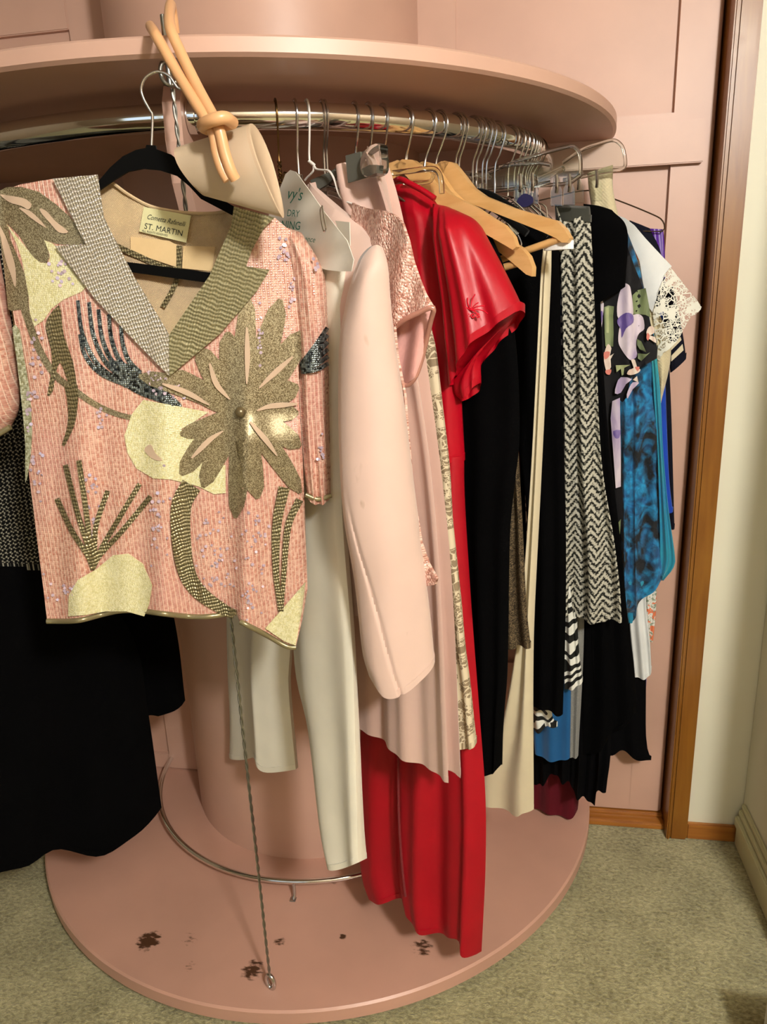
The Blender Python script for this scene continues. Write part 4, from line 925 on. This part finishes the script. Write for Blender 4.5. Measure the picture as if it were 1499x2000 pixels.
pr('petal_shade', [(410, 2050), (495, 2040), (480, 2130), (430, 2130)], 'violet', 2)
pr('leaf', [(450, 3150), (500, 3080), (490, 3250), (470, 3350)], 'green', 0)
pr('leaf', [(375, 60), (390, 90), (372, 115)], 'pale', 0); pr('leaf', [(215, 290), (300, 215), (245, 310), (225, 350)], 'pale', 0)
pr('leaf', [(445, -30), (495, 20), (385, 25)], 'pale', 0)
hang(985, 'steel hook hanger of the floral blouse', 'wire', az=84, hw=.10)
# ------------------------------------------------------------------ blue tie dye top
blm = Mat('blue tie dye', '#0a6aa5', .75, Sheen_Weight=.2)
nb = blm.noise(17, 6, sc=(1, 1, .55), dist=2.2); nb2 = blm.noise(40, 4, dist=1.0)
blm.set('Base Color', blm.mix((nb*.75+nb2*.3).ramp(.43, .62), '#02060f', blm.mix(nb2.ramp(.3, .7), '#0a4f8c', '#1490c6'))); blm.bump(nb+nb2, .5, .006); m_blue = blm.m
tqm = Mat('teal chiffon', '#0f8f9f', .6, Sheen_Weight=.2); tqm.set('Base Color', tqm.mix(tqm.noise(9, 3).ramp(.35, .7), '#0b78a8', '#1c8f9c')); m_teal = tqm.m
plB = Plane((.76, -.20), (.79, -.15), 85)
bt2 = empty('blue_tie_dye_top', plB.at(1230, 1210), 'bright blue and black tie dye ruffled top with teal chiffon edge', 'top')
cloth('top_cloth', plB, [(1190, 418), (1206, 600), (1208, 780), (1212, 1000), (1216, 1160)], [(1222, 440), (1250, 520), (1272, 640), (1284, 760), (1290, 900), (1294, 1020), (1300, 1120)], m_blue, bt2, hem=[(1216, 1160), (1226, 1214), (1240, 1200), (1246, 1172), (1276, 1150), (1300, 1120)], T=.014, folds=((.006, 3, .1, .7),), jit=.02, nu=36, nv=90)
cloth('chiffon_edge', plB, [(1268, 640), (1276, 760), (1284, 880), (1288, 1000), (1290, 1130)], [(1278, 650), (1290, 760), (1296, 880), (1306, 990), (1319, 1085), (1316, 1108), (1296, 1132)], m_teal, bt2, T=.007, folds=((.004, 2, .1, .3),), off=.003)
cloth('chiffon_tip', plB, [(1220, 1130), (1222, 1180), (1228, 1214)], [(1262, 1130), (1246, 1185), (1236, 1216)], m_teal, bt2, T=.006, off=.012, nv=14)
hang(1012, 'steel hook hanger of the blue tie dye top', 'wire', az=85, hw=.10)
# ------------------------------------------------------------------ white blouse with crochet sleeve
plV = Plane((.77, -.165), (.79, -.115), 85)
wb_ = empty('white_crochet_blouse', plV.at(1255, 1320), 'white cotton blouse with cream crochet lace sleeve', 'blouse')
VD = lambda x, y: .010+.010*math.sin((x-y*.25)/22)
sheet('shoulder', plV, [(1200, 418), (1222, 426), (1240, 440), (1262, 466), (1290, 496), (1313, 520), (1300, 535), (1287, 570), (1275, 610), (1268, 600), (1258, 560), (1250, 510), (1232, 470)], m_whitecot, wb_, VD, .004, 10)
sheet('crochet_sleeve', plV, [(1310, 521), (1325, 540), (1345, 566), (1362, 586), (1372, 601), (1362, 613), (1350, 618), (1338, 640), (1330, 655), (1322, 668), (1308, 682), (1296, 690), (1288, 706), (1284, 700), (1286, 676), (1280, 650), (1276, 612), (1286, 570), (1299, 536)], m_lacewhite, wb_, lambda x, y: VD(x, y)+.003, .0015, 9)
cloth('blouse_body', plV, [(1232, 560), (1225, 900), (1228, 1170), (1240, 1318)], [(1278, 600), (1268, 900), (1262, 1150), (1270, 1250), (1273, 1312)], m_whitecot, wb_, hem=[(1240, 1321), (1258, 1322), (1268, 1318), (1273, 1308)], T=.010, folds=((.004, 2, .2, .2),), off=-.006)
hang(1024, 'steel hook hanger of the white crochet blouse', 'wire', az=85, hw=.10)
# ------------------------------------------------------------------ last garments by the panel
plN = Plane((.80, -.115), (.82, -.075), 86)
ny = empty('navy_cardigan', plN.at(1300, 1030), 'navy cardigan with cream striped cuff hanging nearest the door jamb', 'cardigan')
cloth('cardigan_body', plN, [(1230, 430), (1255, 640), (1275, 850), (1290, 1034)], [(1270, 446), (1296, 520), (1310, 760), (1318, 1032)], m_navy, ny, T=.010, folds=((.003, 2, .2, .2),))
cloth('cuff', plN, [(1296, 560), (1300, 640), (1310, 728)], [(1316, 560), (1334, 650), (1341, 700)], m_navy, ny, hem=[(1310, 728), (1341, 700)], T=.010, off=.004)
sheet('cuff_stripe', plN, [(1312, 695), (1334, 672), (1336, 684), (1312, 706)], m_creamy, ny, lambda x, y: .018, .003, 8)
sheet('cuff_stripe', plN, [(1312, 676), (1330, 658), (1332, 664), (1312, 684)], m_creamy, ny, lambda x, y: .018, .003, 8)
m_purple = fabric('purple satin', '#4a0f8c', .35, .1, spec=.5).m
plPu = Plane((.79, -.105), (.80, -.078), 86)
pp_ = empty('purple_satin_dress', plPu.at(1250, 1400), 'purple satin dress showing as slivers under the wire hanger', 'dress')
cloth('dress_cloth', plPu, [(1262, 446), (1270, 560), (1278, 800), (1250, 1100), (1240, 1320), (1205, 1408)], [(1296, 448), (1300, 520), (1301, 800), (1298, 880), (1272, 1050), (1264, 1330), (1246, 1404)], m_purple, pp_, T=.008, folds=((.004, 2, .3, .3),))
wgh = empty('dark_wire_hanger', pol(th_of(1066), RR, 1.45), 'thin dark wire hanger sticking out against the pink panel', 'hanger')
bb = hook(th_of(1066), m_brownwire, wgh, .09, .0014)
tube('shoulder_wire', [bb]+[plN.at(x, y, .006) for x, y in ((1150, 372), (1198, 388), (1240, 404), (1280, 421), (1292, 428), (1298, 438), (1297, 450), (1280, 452), (1200, 450))], .0014, m_brownwire, wgh, 6, 60)
fo = Mat('orange floral', '#dddddd', .8)
fo.set('Base Color', fo.mix(fo.noise(45, 3, dist=1).gt(.56), fo.mix(fo.noise(160, 2).gt(.55), '#dcdcd6', '#8b9a86'), '#e07a52'))
plO = Plane((.80, -.13), (.815, -.10), 86)
tag(cloth('orange_floral_top', plO, [(1226, 450), (1240, 600), (1248, 900), (1256, 1252)], [(1240, 455), (1270, 600), (1284, 900), (1283, 1160), (1276, 1252)], fo.m, None, T=.006, folds=((.003, 2, .2, .2),)), 'white top with orange and green flower print peeping out by the panel', 'top')
tag(cloth('royal_blue_top', plO, [(1285, 600), (1290, 900), (1296, 1004)], [(1296, 600), (1306, 900), (1315, 1000)], fabric('royal blue', '#0b3fae', .7).m, None, T=.005, off=.006), 'royal blue top of which only an edge shows beside the teal chiffon', 'top')
plG = Plane((.76, -.165), (.80, -.11), 85)
tag(cloth('black_skirt', plG, [(1150, 440), (1160, 900), (1160, 1200), (1150, 1440)], [(1215, 440), (1250, 900), (1262, 1280), (1263, 1440), (1273, 1487)], m_blackv, None, hem=[(1150, 1450), (1190, 1470), (1215, 1463), (1240, 1478), (1273, 1487)], T=.008, folds=((.005, 2.5, .1, .2),), off=-.008), 'long black skirt with flicked hem against the pink panel', 'skirt')
# ------------------------------------------------------------------ lower layers under the herringbone skirt
zb = Mat('zebra satin', '#dddddd', .6); wv = zb.nt.nodes.new('ShaderNodeTexWave'); wv.inputs['Scale'].default_value = 11; wv.inputs['Distortion'].default_value = 9; wv.inputs['Detail'].default_value = 1; wv.inputs['Detail Scale'].default_value = 1.6
zb.nt.links.new(zb.vec('UV', (1, 1, 1), (0, 0, 1.1)), wv.inputs['Vector']); zb.set('Base Color', zb.mix(X(zb.nt, wv.outputs[1]).gt(.5), '#0b0f10', '#e2e4dd')); m_zebra = zb.m
plZ1 = Plane((.68, -.32), (.68, -.28), 80)
tag(cloth('zebra_blouse', plZ1, [(1096, 430), (1096, 700), (1098, 1000), (1100, 1200), (1103, 1340)], [(1116, 430), (1120, 700), (1124, 1000), (1128, 1230), (1138, 1335)], m_zebra, None, hem=[(1103, 1344), (1118, 1342), (1139, 1330)], T=.012, folds=((.004, 2, .1, .3),), off=-.01), 'zebra print blouse hanging just under the herringbone hem', 'blouse')
plZ2 = Plane((.60, -.36), (.62, -.315), 76)
tag(cloth('zebra_scarf', plZ2, [(1010, 450), (1024, 900), (1034, 1200), (1038, 1418)], [(1045, 450), (1060, 900), (1068, 1200), (1078, 1390), (1089, 1420)], m_zebra, None, hem=[(1038, 1420), (1055, 1426), (1072, 1414), (1089, 1420)], T=.010, folds=((.005, 2, .3, .3),), off=-.008), 'zebra print scarf end beside the cream trouser leg', 'scarf')
plBl = Plane((.66, -.29), (.67, -.245), 80)
tag(cloth('blue_skirt', plBl, [(1040, 430), (1040, 700), (1046, 1100), (1052, 1400), (1056, 1474)], [(1090, 430), (1100, 700), (1112, 1100), (1116, 1340), (1114, 1478)], fabric('cobalt blue crepe', '#0a5289', .8).m, None, hem=[(1046, 1470), (1075, 1480), (1100, 1481), (1114, 1478)], T=.012, folds=((.004, 2, .1, .2),)), 'cobalt blue straight skirt between zebra scarf and grey knit', 'skirt')
plGy = Plane((.69, -.275), (.70, -.235), 81)
tag(cloth('grey_knit_skirt', plGy, [(1100, 430), (1106, 700), (1110, 1200), (1113, 1476)], [(1130, 430), (1142, 700), (1142, 1200), (1130, 1476)], fabric('grey knit', '#7d7e7b', .95, .2, 500, .5).m, None, T=.010, folds=((.003, 1.4, .1, .1),)), 'grey knitted skirt edge beside the cobalt blue skirt', 'skirt')
plDk = Plane((.66, -.25), (.665, -.20), 80)
tag(cloth('black_chiffon_gown', plDk, [(1040, 430), (1020, 700), (1020, 1200), (1030, 1400), (1036, 1530)], [(1130, 430), (1160, 700), (1180, 1200), (1196, 1440), (1186, 1556)], m_blackv, None, hem=[(1036, 1540), (1060, 1525), (1085, 1510), (1110, 1525), (1130, 1548), (1150, 1562), (1163, 1562), (1166, 1548), (1184, 1550)], T=.012, folds=((.012, 4.5, .2, .3), (.006, 9, .1, .5)), nu=60), 'black chiffon gown with ragged ruffled hem near the panel', 'dress')
tag(cloth('wine_skirt', Plane((.60, -.20), (.60, -.125), 80), [(1010, 450), (1010, 900), (1030, 1300), (1040, 1582)], [(1070, 450), (1090, 900), (1120, 1300), (1131, 1520), (1128, 1585)], fabric('wine red wool', '#560015', .8, .05).m, None, hem=[(1036, 1576), (1070, 1580), (1100, 1590), (1118, 1591), (1129, 1582)], T=.014, folds=((.006, 2.2, .2, .2),)), 'dark wine red skirt hem resting lowest beside the cream trousers', 'skirt')
for q, px in enumerate((960, 968, 1032, 1040, 1046, 1054, 1060)):
    hang(px, 'thin steel wire hanger crowded at the far end of the rail' if q % 2 else 'clear plastic hanger with steel hook crowded at the far end of the rail', 'wire' if q % 2 else 'clear', az=84, hw=.06, group='crowded wire hangers at the rail end' if q % 2 else 'crowded clear hangers at the rail end')
# white box whose corner shows at the frame edge
bx_ = box('white_box', (.972, -.95, 0), (1.3, -.665, .165), paint('white laminate', '#d9d6ca', .5).m)
tag(bx_, 'low white box standing on the carpet near the right wall', 'box')
